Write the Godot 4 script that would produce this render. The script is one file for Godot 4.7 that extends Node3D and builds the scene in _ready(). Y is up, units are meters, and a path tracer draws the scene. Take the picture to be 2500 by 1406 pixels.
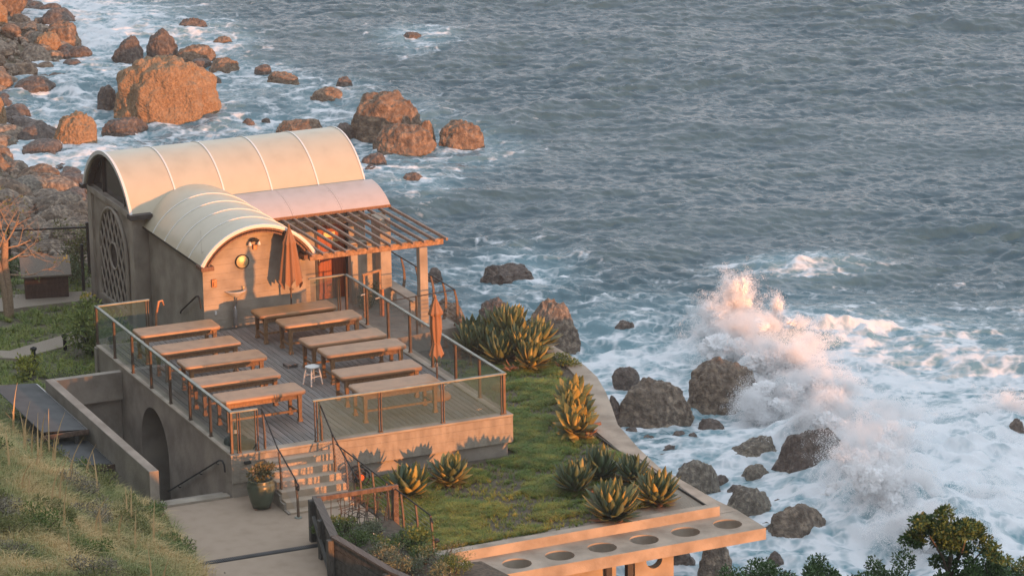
extends Node3D
# Cliff-side bath house with a massage deck above a surf-beaten rocky shore, low evening sun.

const SEA := -6.0
const D := 9.83
const W := 6.62
const BAY := 1.4043
var M := {}
var T := {}
var rng := RandomNumberGenerator.new()
var used := {}
var gain := {}   # how much a texture's brightest value stands above one

# ---------------------------------------------------------------- mesh builder
class B:
	var st := SurfaceTool.new()
	func _init() -> void:
		st.begin(Mesh.PRIMITIVE_TRIANGLES)
		st.set_smooth_group(-1)
	func smooth(on: bool) -> void:
		st.set_smooth_group(1 if on else -1)
	func tri(a: Vector3, b: Vector3, c: Vector3) -> void:   # counter-clockwise seen from outside
		st.add_vertex(a); st.add_vertex(c); st.add_vertex(b)
	func quad(a: Vector3, b: Vector3, c: Vector3, d: Vector3) -> void:   # counter-clockwise from outside
		tri(a, b, c); tri(a, c, d)
	func box(c: Vector3, s: Vector3, r := Basis()) -> void:
		var h := s * 0.5
		var x := r.x * h.x
		var y := r.y * h.y
		var z := r.z * h.z
		quad(c + z - x - y, c + z + x - y, c + z + x + y, c + z - x + y)
		quad(c - z + x - y, c - z - x - y, c - z - x + y, c - z + x + y)
		quad(c + x + z - y, c + x - z - y, c + x - z + y, c + x + z + y)
		quad(c - x - z - y, c - x + z - y, c - x + z + y, c - x - z + y)
		quad(c + y - x + z, c + y + x + z, c + y + x - z, c + y - x - z)
		quad(c - y - x - z, c - y + x - z, c - y + x + z, c - y - x + z)
	func bbox(c: Vector3, s: Vector3, b: float, r := Basis()) -> void:   # box with chamfered edges
		var h := s * 0.5
		var i := Vector3(h.x - b, h.y - b, h.z - b)
		for sg in [-1.0, 1.0]:
			for ax in 3:
				var u := (ax + 1) % 3
				var v := (ax + 2) % 3
				var p := []
				for k in 4:
					var q := Vector3.ZERO
					q[ax] = sg * h[ax]
					q[u] = i[u] * [-1, 1, 1, -1][k]
					q[v] = i[v] * [-1, -1, 1, 1][k]
					p.append(c + r * q)
				if sg > 0: quad(p[0], p[1], p[2], p[3])
				else: quad(p[3], p[2], p[1], p[0])
		for ax in 3:      # edges parallel to ax
			var u := (ax + 1) % 3
			var v := (ax + 2) % 3
			for su in [-1.0, 1.0]:
				for sv in [-1.0, 1.0]:
					var p := []
					for k in 4:
						var q := Vector3.ZERO
						q[ax] = i[ax] * [-1, 1, 1, -1][k]
						q[u] = su * (h[u] if k < 2 else i[u])
						q[v] = sv * (i[v] if k < 2 else h[v])
						p.append(c + r * q)
					if su * sv < 0: quad(p[0], p[1], p[2], p[3])
					else: quad(p[3], p[2], p[1], p[0])
		for sx in [-1.0, 1.0]:
			for sy in [-1.0, 1.0]:
				for sz in [-1.0, 1.0]:
					var a := c + r * Vector3(sx * h.x, sy * i.y, sz * i.z)
					var d := c + r * Vector3(sx * i.x, sy * h.y, sz * i.z)
					var e := c + r * Vector3(sx * i.x, sy * i.y, sz * h.z)
					if sx * sy * sz > 0: tri(a, d, e)
					else: tri(e, d, a)
	func bar(a: Vector3, b: Vector3, w: float, t: float, up := Vector3.UP) -> void:   # a squared bar from a to b
		var z := (b - a).normalized()
		if absf(z.dot(up)) > 0.98: up = Vector3.RIGHT
		var x := up.cross(z).normalized()
		box((a + b) * 0.5, Vector3(w, t, a.distance_to(b)), Basis(x, z.cross(x), z))
	func tube(p: Array, r: Array, n := 8, caps := true) -> void:
		smooth(true)
		var rings := []
		var e1 := Vector3.ZERO
		for i in p.size():
			var t: Vector3 = (p[mini(i + 1, p.size() - 1)] - p[maxi(i - 1, 0)]).normalized()
			if i == 0:
				e1 = t.cross(Vector3.UP if absf(t.y) < 0.9 else Vector3.RIGHT).normalized()
			else:
				e1 = (e1 - t * e1.dot(t)).normalized()
			var e2 := t.cross(e1)
			var ring := []
			var rad: float = r[mini(i, r.size() - 1)]
			for k in n:
				var a := TAU * k / n
				ring.append(p[i] + (e1 * cos(a) + e2 * sin(a)) * rad)
			rings.append(ring)
		for i in p.size() - 1:
			for k in n:
				var q := (k + 1) % n
				quad(rings[i][k], rings[i][q], rings[i + 1][q], rings[i + 1][k])
		smooth(false)
		if caps:
			for k in range(1, n - 1):
				tri(rings[0][0], rings[0][k + 1], rings[0][k])
				var l: Array = rings[-1]
				tri(l[0], l[k], l[k + 1])
	func lathe(prof: Array, n := 20, c := Vector3.ZERO, fold := 0.0, folds := 8, ph := 0.0) -> void:   # (radius, height) from the bottom up
		smooth(true)
		var rings := []
		for j in prof.size():
			var ring := []
			for k in n:
				var a := TAU * k / n
				var f: float = 1.0 + (fold * (prof[j].z if prof[j] is Vector3 else 1.0)) * cos(folds * a + ph + j * 0.12)
				ring.append(c + Vector3(cos(a) * prof[j].x * f, prof[j].y, -sin(a) * prof[j].x * f))
			rings.append(ring)
		for j in prof.size() - 1:
			for k in n:
				var q := (k + 1) % n
				quad(rings[j][k], rings[j][q], rings[j + 1][q], rings[j + 1][k])
		smooth(false)
	func slab(poly: PackedVector2Array, y0: float, y1: float) -> void:   # a flat plate over an x,z outline
		var t := Geometry2D.triangulate_polygon(poly)
		for k in range(0, t.size(), 3):
			var a := poly[t[k]]
			var b := poly[t[k + 1]]
			var c := poly[t[k + 2]]
			if (b - a).cross(c - a) > 0.0:
				var s := b; b = c; c = s
			tri(Vector3(a.x, y1, a.y), Vector3(b.x, y1, b.y), Vector3(c.x, y1, c.y))
			tri(Vector3(a.x, y0, a.y), Vector3(c.x, y0, c.y), Vector3(b.x, y0, b.y))
		var cw := Geometry2D.is_polygon_clockwise(poly)
		for k in poly.size():
			var a := poly[k]
			var b := poly[(k + 1) % poly.size()]
			if not cw:
				var s := b; b = a; a = s
			quad(Vector3(b.x, y0, b.y), Vector3(a.x, y0, a.y), Vector3(a.x, y1, a.y), Vector3(b.x, y1, b.y))
	func rstack(levels: Array, hx: float, hz: float, rad: float, c := Vector3.ZERO, n := 5) -> void:   # rounded-rectangle layers: [y, inset]
		smooth(true)
		var rings := []
		for l in levels:
			var ring := []
			var ins: float = l[1]
			var rr := maxf(rad - ins, 0.004)
			for q in 4:
				for k in n:
					var a := PI / 2 * (q + k / float(n - 1))
					var cx: float = (hx - ins - rr) * [1, -1, -1, 1][q]
					var cz: float = (hz - ins - rr) * [1, 1, -1, -1][q]
					ring.append(c + Vector3(cx + cos(a) * rr, l[0], cz + sin(a) * rr))
			rings.append(ring)
		var m: int = rings[0].size()
		for j in rings.size() - 1:
			for k in m:
				var q := (k + 1) % m
				quad(rings[j][q], rings[j][k], rings[j + 1][k], rings[j + 1][q])
		smooth(false)
		for k in range(1, m - 1):
			tri(rings[-1][0], rings[-1][k + 1], rings[-1][k])
			tri(rings[0][0], rings[0][k], rings[0][k + 1])
	func done() -> ArrayMesh:
		st.generate_normals()
		st.index()
		return st.commit()

# ---------------------------------------------------------------- nodes
func numbered(called: String) -> String:
	if not used.has(called):
		used[called] = 0
		return called
	used[called] += 1
	return "%s_%03d" % [called, used[called]]

func mi(called: String, mesh: Mesh, m: Material, parent: Node = null) -> MeshInstance3D:
	var o := MeshInstance3D.new()
	o.name = called if parent else numbered(called)
	o.mesh = mesh
	o.material_override = m
	if parent: parent.add_child(o, true)
	else: add_child(o, true)
	return o

func part(called: String, b: B, m: Material, parent: Node = null) -> MeshInstance3D:
	return mi(called, b.done(), m, parent)

func tag(o: Node, label: String, category: String, group := "") -> Node:
	o.set_meta("label", label)
	o.set_meta("category", category)
	if group: o.set_meta("group", group)
	return o

func thing(called: String, label: String, category: String, at := Vector3.ZERO, turn := 0.0, group := "") -> Node3D:
	var o := Node3D.new()
	o.name = numbered(called)
	add_child(o, true)
	o.position = at
	o.rotation.y = turn
	tag(o, label, category, group)
	return o

func structure(o: Node) -> Node:
	o.set_meta("kind", "structure")
	return o

func stuff(o: Node) -> Node:
	o.set_meta("kind", "stuff")
	return o

func copy(o: Node3D, at: Vector3, turn: float, label := "") -> Node3D:
	var c: Node3D = o.duplicate()
	c.name = numbered(String(o.name).rstrip("0123456789").rstrip("_"))
	add_child(c, true)
	c.position = at
	c.rotation.y = turn
	if label: c.set_meta("label", label)
	return c

# ---------------------------------------------------------------- materials
func lin(r: float, g: float, b: float, a := 1.0) -> Color:
	var c := Color(r, g, b, a).linear_to_srgb()
	c.a = a
	return c

func noise(seed_: int, freq: float, octaves := 4, type := FastNoiseLite.TYPE_SIMPLEX_SMOOTH) -> FastNoiseLite:
	var n := FastNoiseLite.new()
	n.seed = seed_
	n.frequency = freq
	n.noise_type = type
	n.fractal_type = FastNoiseLite.FRACTAL_FBM if octaves > 1 else FastNoiseLite.FRACTAL_NONE
	n.fractal_octaves = octaves
	return n

func ramp_tex(n: FastNoiseLite, stops: Array, size := 512) -> NoiseTexture2D:   # stops: [offset, r, g, b] linear multipliers
	var t := NoiseTexture2D.new()
	t.width = size
	t.height = size
	t.seamless = true
	t.seamless_blend_skirt = 0.25
	t.noise = n
	var g := Gradient.new()
	var off := PackedFloat32Array()
	var col := PackedColorArray()
	var top := 0.0
	for s in stops: top = maxf(top, maxf(s[1], maxf(s[2], s[3])))
	for s in stops:
		off.append(s[0])
		col.append(lin(s[1] / top, s[2] / top, s[3] / top))
	gain[t] = top
	g.offsets = off
	g.colors = col
	t.color_ramp = g
	return t

func height_tex(n: FastNoiseLite, size := 512) -> NoiseTexture2D:
	var t := NoiseTexture2D.new()
	t.width = size
	t.height = size
	t.seamless = true
	t.noise = n
	return t

func streak_tex(seed_: int, sx: float, sy: float, lo: Vector3, hi: Vector3) -> ImageTexture:   # grain running along v
	var n := noise(seed_, 1.0, 4)
	var im := Image.create(256, 256, false, Image.FORMAT_RGB8)
	for y in 256:
		for x in 256:
			var u := TAU * x / 256.0
			var v := TAU * y / 256.0
			var k := n.get_noise_3d(cos(u) * sx + 9.0, sin(u) * sx, cos(v) * sy) * 0.9 + 0.5 + 0.3 * n.get_noise_3d(cos(u) * sx * 3.0, sin(u) * sx * 3.0, sin(v) * sy * 1.3)
			k = clampf(k, 0.0, 1.0)
			var c := lo.lerp(hi, k)
			im.set_pixel(x, y, lin(c.x / hi.x, c.y / hi.x, c.z / hi.x))
	var t := ImageTexture.create_from_image(im)
	gain[t] = hi.x
	return t

func mat(called: String, c: Color, rough: float, tex: Texture2D = null, scale := Vector3.ONE, bump: Texture2D = null, bump_cm := 0.0, metal := 0.0, spec := 0.5) -> StandardMaterial3D:
	var m := StandardMaterial3D.new()
	m.resource_name = called
	var l := c.srgb_to_linear()
	var k: float = gain.get(tex, 1.0)
	m.albedo_color = c if k == 1.0 else lin(l.r * k, l.g * k, l.b * k)
	m.roughness = rough
	m.metallic = metal
	m.metallic_specular = spec
	if tex or bump:
		m.uv1_triplanar = true
		m.uv1_world_triplanar = true
		m.uv1_scale = scale
		m.albedo_texture = tex
	if bump:
		m.heightmap_enabled = true
		m.heightmap_texture = bump
		m.heightmap_scale = bump_cm
	M[called] = m
	return m

func make_materials() -> void:
	T.stain = ramp_tex(noise(3, 0.006, 5), [[0.0, 0.55, 0.53, 0.50], [0.45, 0.82, 0.81, 0.79], [0.7, 1.0, 0.99, 0.97], [1.0, 1.1, 1.08, 1.04]])
	T.fine = height_tex(noise(5, 0.05, 5))
	T.pit = height_tex(noise(6, 0.02, 5))
	T.rock = ramp_tex(noise(11, 0.012, 6), [[0.0, 0.22, 0.21, 0.2], [0.4, 0.55, 0.53, 0.51], [0.6, 0.95, 0.92, 0.88], [0.78, 1.55, 1.48, 1.36], [1.0, 2.1, 2.0, 1.8]])
	T.cell = height_tex(cellular(21, 0.045))
	T.cellrock = ramp_tex(cellular(22, 0.035), [[0.0, 0.5, 0.47, 0.42], [0.4, 0.8, 0.76, 0.7], [0.75, 1.1, 1.05, 0.98], [1.0, 1.5, 1.4, 1.25]])
	T.wood = streak_tex(31, 3.2, 0.7, Vector3(0.5, 0.46, 0.42), Vector3(1.15, 1.1, 1.05))
	T.faint = ramp_tex(noise(47, 0.008, 5), [[0.0, 0.84, 0.83, 0.81], [0.4, 0.96, 0.955, 0.945], [0.65, 1.0, 1.0, 1.0], [1.0, 1.0, 1.0, 1.0]])
	T.drip = streak_tex(35, 1.5, 0.5, Vector3(0.72, 0.70, 0.67), Vector3(1.06, 1.05, 1.02))
	T.soil = ramp_tex(noise(41, 0.03, 5), [[0.0, 0.5, 0.5, 0.5], [0.5, 0.9, 0.9, 0.9], [1.0, 1.35, 1.3, 1.2]])
	T.grain = ramp_tex(noise(43, 0.2, 3), [[0.0, 0.55, 0.55, 0.55], [0.5, 0.9, 0.9, 0.9], [1.0, 1.4, 1.36, 1.3]])
	T.cloth = ramp_tex(noise(45, 0.03, 4), [[0.0, 0.72, 0.7, 0.68], [0.5, 0.95, 0.95, 0.95], [1.0, 1.12, 1.1, 1.08]])
	mat("concrete", lin(0.37, 0.325, 0.275), 0.86, T.stain, Vector3.ONE * 0.28, T.fine, 0.5)
	mat("concrete_pale", lin(0.42, 0.365, 0.295), 0.85, T.stain, Vector3.ONE * 0.33, T.fine, 0.4)
	mat("concrete_drip", lin(0.37, 0.325, 0.27), 0.86, T.drip, Vector3(0.38, 0.5, 0.38), T.fine, 0.5)
	mat("patio", lin(0.39, 0.295, 0.215), 0.85, T.faint, Vector3.ONE * 0.45, T.fine, 0.2)
	mat("steps", lin(0.45, 0.355, 0.26), 0.85, T.faint, Vector3.ONE * 0.7, T.fine, 0.3)
	for k in 5:
		var g: Array = [[0.265, 0.245, 0.23], [0.235, 0.217, 0.205], [0.295, 0.275, 0.26], [0.25, 0.225, 0.205], [0.275, 0.26, 0.25]][k]
		mat("plank%d" % k, lin(g[0], g[1], g[2]), 0.75, T.wood, Vector3(2.2, 2.2, 0.35), T.fine, 0.15)
	mat("vinyl", lin(0.41, 0.235, 0.125), 0.42, T.cloth, Vector3.ONE * 0.15)
	mat("vinyl_brown", lin(0.36, 0.185, 0.08), 0.4, T.cloth, Vector3.ONE * 0.15)
	mat("table_wood", lin(0.31, 0.175, 0.08), 0.55, T.wood, Vector3(1.2, 4.0, 4.0))
	mat("bronze", lin(0.17, 0.115, 0.08), 0.45, T.stain, Vector3.ONE * 0.8, null, 0.0, 0.35)
	mat("verdigris", lin(0.30, 0.32, 0.28), 0.5, T.stain, Vector3.ONE * 0.8, null, 0.0, 0.2)
	mat("iron", lin(0.035, 0.034, 0.033), 0.55, T.stain, Vector3.ONE * 1.2, null, 0.0, 0.4)
	mat("cable", lin(0.33, 0.31, 0.29), 0.35, null, Vector3.ONE, null, 0.0, 0.8)
	mat("post_wood", lin(0.19, 0.13, 0.085), 0.7, T.wood, Vector3(3.0, 3.0, 3.0))
	mat("roof_white", lin(0.57, 0.50, 0.37), 0.3, T.faint, Vector3.ONE * 0.3)
	mat("roof_trim", lin(0.78, 0.76, 0.72), 0.45)
	mat("roof_pink", lin(0.56, 0.465, 0.425), 0.4, T.faint, Vector3.ONE * 0.4)
	mat("brown_trim", lin(0.22, 0.115, 0.07), 0.6, T.wood, Vector3.ONE * 1.5)
	mat("dark_trim", lin(0.055, 0.05, 0.047), 0.6, T.stain, Vector3.ONE)
	mat("glass_dark", lin(0.03, 0.03, 0.03), 0.12)
	mat("rafter", lin(0.33, 0.225, 0.17), 0.65, T.wood, Vector3(3.0, 3.0, 0.6))
	mat("beam", lin(0.40, 0.25, 0.145), 0.65, T.wood, Vector3(0.5, 2.5, 2.5))
	mat("red_door", lin(0.36, 0.085, 0.028), 0.45, T.wood, Vector3(2.0, 0.4, 2.0))
	mat("umbrella", lin(0.33, 0.165, 0.08), 0.8, T.cloth, Vector3.ONE * 1.5)
	M.umbrella.rim_enabled = true
	M.umbrella.rim = 0.3
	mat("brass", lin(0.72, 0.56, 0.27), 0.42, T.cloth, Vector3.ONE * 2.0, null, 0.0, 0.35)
	mat("porcelain", lin(0.78, 0.77, 0.75), 0.12)
	mat("white_paint", lin(0.74, 0.72, 0.68), 0.5)
	mat("copper", lin(0.55, 0.26, 0.13), 0.45, T.stain, Vector3.ONE * 2.0, null, 0.0, 0.4)
	mat("steel", lin(0.42, 0.42, 0.42), 0.35, T.cloth, Vector3.ONE, null, 0.0, 0.85)
	mat("metal_sheet", lin(0.135, 0.135, 0.135), 0.5, T.stain, Vector3.ONE * 0.5, null, 0.0, 0.4)
	mat("fence_wood", lin(0.125, 0.12, 0.11), 0.8, T.wood, Vector3(2.0, 2.0, 0.5), T.fine, 0.4)
	mat("gate_wood", lin(0.165, 0.11, 0.08), 0.75, T.wood, Vector3(0.6, 2.0, 2.0))
	mat("shed_wood", lin(0.105, 0.055, 0.036), 0.7, T.wood, Vector3(0.8, 2.0, 2.0))
	mat("shingle", lin(0.20, 0.165, 0.13), 0.85, T.soil, Vector3.ONE * 1.5)
	mat("glaze", lin(0.105, 0.125, 0.085), 0.32, T.stain, Vector3(0.8, 0.5, 0.8))
	mat("terracotta", lin(0.30, 0.16, 0.10), 0.8, T.soil, Vector3.ONE * 3.0)
	mat("cushion", lin(0.018, 0.018, 0.02), 0.8, T.cloth, Vector3.ONE * 2.0)
	mat("hose_red", lin(0.26, 0.055, 0.05), 0.5)
	mat("plastic_orange", lin(0.62, 0.12, 0.03), 0.5)
	mat("bottle", lin(0.012, 0.014, 0.012), 0.08)
	mat("paper", lin(0.72, 0.71, 0.68), 0.7)
	mat("bark_pale", lin(0.40, 0.28, 0.19), 0.85, T.soil, Vector3.ONE * 1.0, T.fine, 0.5)
	mat("bark_dark", lin(0.10, 0.075, 0.055), 0.85, T.soil, Vector3.ONE * 2.0)
	mat("soil", lin(0.125, 0.10, 0.072), 0.95, T.soil, Vector3.ONE * 0.4, T.fine, 1.2)
	mat("gravel", lin(0.36, 0.30, 0.235), 0.9, T.grain, Vector3.ONE * 1.1, T.cell, 1.0)
	mat("terrain", lin(0.15, 0.13, 0.085), 0.95, T.soil, Vector3.ONE * 0.25, T.pit, 4.0)
	mat("shingle_beach", lin(0.15, 0.125, 0.105), 0.85, T.rock, Vector3.ONE * 0.35, T.cell, 8.0)
	mat("rock_o", lin(0.25, 0.185, 0.135), 0.85, T.rock, Vector3.ONE * 0.45, T.cell, 8.0)
	mat("rock_O", lin(0.37, 0.255, 0.155), 0.85, T.cellrock, Vector3.ONE * 0.42, T.cell, 12.0)
	mat("rock_b", lin(0.235, 0.195, 0.155), 0.75, T.rock, Vector3.ONE * 0.6, T.cell, 7.0)
	mat("rock_d", lin(0.145, 0.12, 0.105), 0.55, T.rock, Vector3.ONE * 0.7, T.cell, 6.0)
	mat("rock_g", lin(0.235, 0.215, 0.18), 0.75, T.rock, Vector3.ONE * 0.8, T.cell, 6.0)
	mat("rock_s", lin(0.30, 0.245, 0.195), 0.85, T.rock, Vector3.ONE * 0.6, T.cell, 5.0)
	var glass := mat("glass", lin(0.10, 0.165, 0.15, 0.42), 0.03)
	glass.transparency = BaseMaterial3D.TRANSPARENCY_ALPHA
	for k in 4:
		var a: Array = [[0.095, 0.14, 0.07], [0.13, 0.155, 0.06], [0.27, 0.24, 0.075], [0.46, 0.35, 0.09]][k]  # the last two tones hold the yellow of sunlit leaves
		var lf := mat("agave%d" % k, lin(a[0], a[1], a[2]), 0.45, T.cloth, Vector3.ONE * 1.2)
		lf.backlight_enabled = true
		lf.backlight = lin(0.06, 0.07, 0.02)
	mat("agave_dry", lin(0.30, 0.15, 0.075), 0.85, T.soil, Vector3.ONE * 2.0)
	var fol := mat("foliage", Color.WHITE, 0.6)
	fol.vertex_color_use_as_albedo = true
	fol.backlight_enabled = true
	fol.backlight = lin(0.25, 0.25, 0.25)
	var foam := mat("spray", lin(0.97, 0.975, 0.98), 0.95, null, Vector3.ONE, null, 0.0, 0.0, 0.2)
	foam.backlight_enabled = true
	foam.backlight = lin(0.98, 0.98, 0.98)

	mat("foam", lin(0.90, 0.91, 0.92), 0.95, null, Vector3.ONE, null, 0.0, 0.0, 0.1)

func cellular(seed_: int, freq: float) -> FastNoiseLite:
	var n := noise(seed_, freq, 3, FastNoiseLite.TYPE_CELLULAR)
	n.cellular_distance_function = FastNoiseLite.DISTANCE_EUCLIDEAN
	n.cellular_return_type = FastNoiseLite.RETURN_DISTANCE
	return n
# boulders standing in the surf: x, z, width, height above the water, kind
const ROCKS := [
	[25.59, -77.97, 1.40, 0.55, "d"], [25.94, -74.91, 0.83, 0.21, "o"], [23.87, -72.54, 1.62, 0.42, "o"], [22.60, -73.45, 1.35, 0.99, "d"],
	[21.07, -73.46, 1.35, 0.90, "d"], [18.86, -61.51, 4.12, 2.08, "O"], [17.09, -63.73, 0.94, 0.98, "d"], [23.38, -70.65, 1.07, 0.27, "d"],
	[24.08, -69.52, 1.24, 0.44, "o"], [22.52, -66.23, 0.66, 0.30, "d"], [25.27, -65.30, 1.38, 0.45, "o"], [25.46, -68.37, 0.70, 0.18, "d"],
	[27.18, -63.16, 0.77, 0.37, "d"], [25.50, -60.91, 1.47, 0.51, "o"], [33.52, -71.23, 1.00, 0.33, "d"], [25.37, -54.08, 2.71, 1.35, "o"],
	[22.71, -56.32, 1.77, 0.44, "o"], [23.73, -54.31, 0.80, 0.45, "d"], [24.83, -50.87, 2.26, 0.99, "o"], [26.12, -51.76, 0.71, 0.74, "o"],
	[27.19, -50.84, 1.73, 0.77, "o"], [22.81, -48.78, 1.07, 0.46, "d"], [22.27, -47.89, 0.76, 0.24, "d"], [23.11, -45.84, 0.87, 0.29, "d"],
	[22.20, -62.88, 0.51, 0.16, "d"], [21.15, -58.22, 0.56, 0.15, "d"], [21.86, -58.13, 0.43, 0.13, "d"], [13.94, -57.67, 1.84, 1.17, "O"],
	[16.45, -59.60, 1.79, 0.45, "d"], [20.64, -31.55, 1.71, 0.56, "d"], [18.48, -32.75, 0.51, 0.33, "d"], [18.58, -23.63, 1.47, 1.28, "b"],
	[17.57, -25.51, 1.39, 1.04, "d"], [21.18, -24.03, 0.79, 0.30, "d"], [18.95, -19.29, 0.80, 0.41, "d"], [20.38, -15.81, 2.14, 1.30, "b"],
	[17.94, -15.29, 2.10, 1.08, "b"], [19.09, -17.18, 0.69, 0.43, "d"], [18.99, -13.91, 0.78, 0.24, "d"], [16.89, -15.79, 0.51, 0.74, "d"],
	[18.76, -10.76, 1.45, 0.60, "g"], [19.37, -8.66, 2.08, 1.39, "d"], [17.65, -11.31, 0.58, 0.28, "d"], [17.99, -9.29, 0.94, 0.37, "g"],
	[17.01, -12.41, 0.68, 0.17, "d"], [16.21, -9.31, 1.18, 0.69, "g"], [16.86, -10.72, 0.84, 0.21, "d"], [16.53, -6.79, 1.26, 0.68, "g"],
	[16.98, -8.37, 0.72, 0.20, "d"], [18.33, -7.67, 0.57, 0.27, "d"], [18.06, -8.61, 0.39, 0.13, "d"], [16.88, -4.86, 1.62, 0.70, "b"],
	[13.63, -3.23, 0.83, 0.78, "b"], [13.20, -4.34, 0.76, 0.28, "d"], [25.83, -8.72, 0.75, 0.64, "d"], [17.04, -9.47, 0.46, 0.17, "d"],
	[15.43, -3.41, 0.41, 0.16, "d"], [16.89, -14.60, 0.46, 0.11, "d"], [16.99, -13.76, 0.39, 0.10, "d"], [17.91, -13.68, 0.50, 0.13, "d"],
	[16.55, -10.79, 0.38, 0.11, "d"], [17.98, -10.57, 0.45, 0.15, "d"], [17.56, -7.14, 0.41, 0.12, "d"], [16.37, -5.66, 0.36, 0.11, "g"],
	[18.19, -13.47, 0.34, 0.10, "d"], [18.67, -17.82, 0.36, 0.13, "d"], [16.57, -12.00, 0.43, 0.11, "d"], [17.60, -3.85, 0.38, 0.12, "d"],
]

# ---------------------------------------------------------------- camera, sky, sun
func make_view() -> void:
	var cam := Camera3D.new()
	cam.name = "camera"
	add_child(cam)
	cam.position = Vector3(-23.334, 23.120, 68.495)
	cam.rotation_order = EULER_ORDER_YXZ
	cam.rotation_degrees = Vector3(-15.0651, -23.7743, -0.9827)
	cam.fov = 9.5613
	cam.near = 0.5
	cam.far = 3000.0
	cam.current = true
	var env := Environment.new()
	env.background_mode = Environment.BG_SKY
	env.tonemap_mode = Environment.TONE_MAPPER_LINEAR
	env.tonemap_exposure = 1.36
	env.fog_enabled = true
	env.fog_density = 0.00045
	env.fog_light_color = lin(0.95, 0.93, 0.90)
	env.sdfgi_enabled = true
	env.ssao_enabled = true
	env.ssil_enabled = true
	var sky := Sky.new()
	var ps := ProceduralSkyMaterial.new()
	ps.sky_top_color = lin(0.62, 0.70, 0.80)
	ps.sky_horizon_color = lin(0.88, 0.86, 0.86)
	ps.sky_curve = 0.22
	ps.ground_bottom_color = lin(0.10, 0.10, 0.10)
	ps.ground_horizon_color = lin(0.35, 0.31, 0.29)
	ps.sun_angle_max = 30.0
	sky.sky_material = ps
	env.sky = sky
	var we := WorldEnvironment.new()
	we.name = "environment"
	we.environment = env
	add_child(we)
	var sun := DirectionalLight3D.new()
	sun.name = "sun"
	add_child(sun)
	var az := deg_to_rad(12.0)
	var el := deg_to_rad(3.2)
	sun.basis = Basis.looking_at(-Vector3(sin(az) * cos(el), sin(el), cos(az) * cos(el)))
	sun.light_color = lin(1.0, 0.37, 0.11)
	sun.light_energy = 1.5
	sun.light_angular_distance = 0.6
	sun.shadow_enabled = true

# ---------------------------------------------------------------- land
func seg(x: float, pts: Array) -> float:   # piecewise linear through [x, y] pairs
	if x <= pts[0][0]: return pts[0][1]
	for i in pts.size() - 1:
		if x <= pts[i + 1][0]:
			return lerpf(pts[i][1], pts[i + 1][1], (x - pts[i][0]) / (pts[i + 1][0] - pts[i][0]))
	return pts[-1][1]

const RIGHT_EDGE := [[-110.0, 22.5], [-79.0, 20.6], [-71.0, 17.2], [-67.0, 13.6], [-62.0, 12.6], [-56.0, 12.0], [-50.0, 11.9], [-40.0, 10.6], [-28.0, 8.5], [-20.0, 7.5], [-8.0, 7.5], [-2.0, 6.6], [6.0, 6.2], [9.0, 4.5], [30.0, 2.0], [36.0, -1.5], [44.0, -6.0], [80.0, -14.0]]

func ground_height(x: float, z: float) -> float:
	var right := seg(z, RIGHT_EDGE)
	var y := -1.0
	if z < -20.0:
		y = seg(z, [[-110.0, -6.5], [-50.0, -6.35], [-20.0, -1.0]])
		if z < -40.0: y += clampf((right - x) * 0.34, -2.0, 2.6) * smoothstep(-40.0, -55.0, z)
	elif z > -11.0:    # the slope on the near side, rising to the left and towards the photographer
		var toe := seg(z, [[-11.0, -3.6], [-8.0, -2.9], [-3.0, -2.75], [-0.5, -2.0], [1.0, -1.8], [3.6, -2.1], [5.2, -2.2], [8.0, -2.4], [12.0, -1.5], [16.0, 3.0]])
		var up := maxf(0.0, toe - x)
		y = -1.0 + minf(up, 4.0) * 0.55 + maxf(up - 4.0, 0.0) * 0.18
		y += maxf(0.0, z - 13.0) * 0.36 * smoothstep(6.0, 0.0, x)
		# the hill climbs to the photographer at an even grade
		var d := Vector2(x + 23.334, 68.495 - z)
		var p := d.x * 0.40314 + d.y * 0.91515
		var q := d.x * 0.91515 - d.y * 0.40314
		if z > 13.0: y = minf(y, 22.95 - 0.3665 * p)
		elif z > 5.0 and q > -0.1 * p: y = minf(y, 22.6 - 0.3665 * p)
	# unseen cliff added on the left, beyond the frame, to darken the left-facing walls
	var added_bluff := seg(z, [[-100.0, -2.0], [-70.0, -6.0], [-40.0, -11.0], [24.0, -12.5], [46.0, -26.0], [80.0, -30.0]])
	if x < added_bluff: y += minf((added_bluff - x) * 1.35, 26.0)
	if x > right: y -= minf((x - right) * 1.6, 8.0)
	return y

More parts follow.
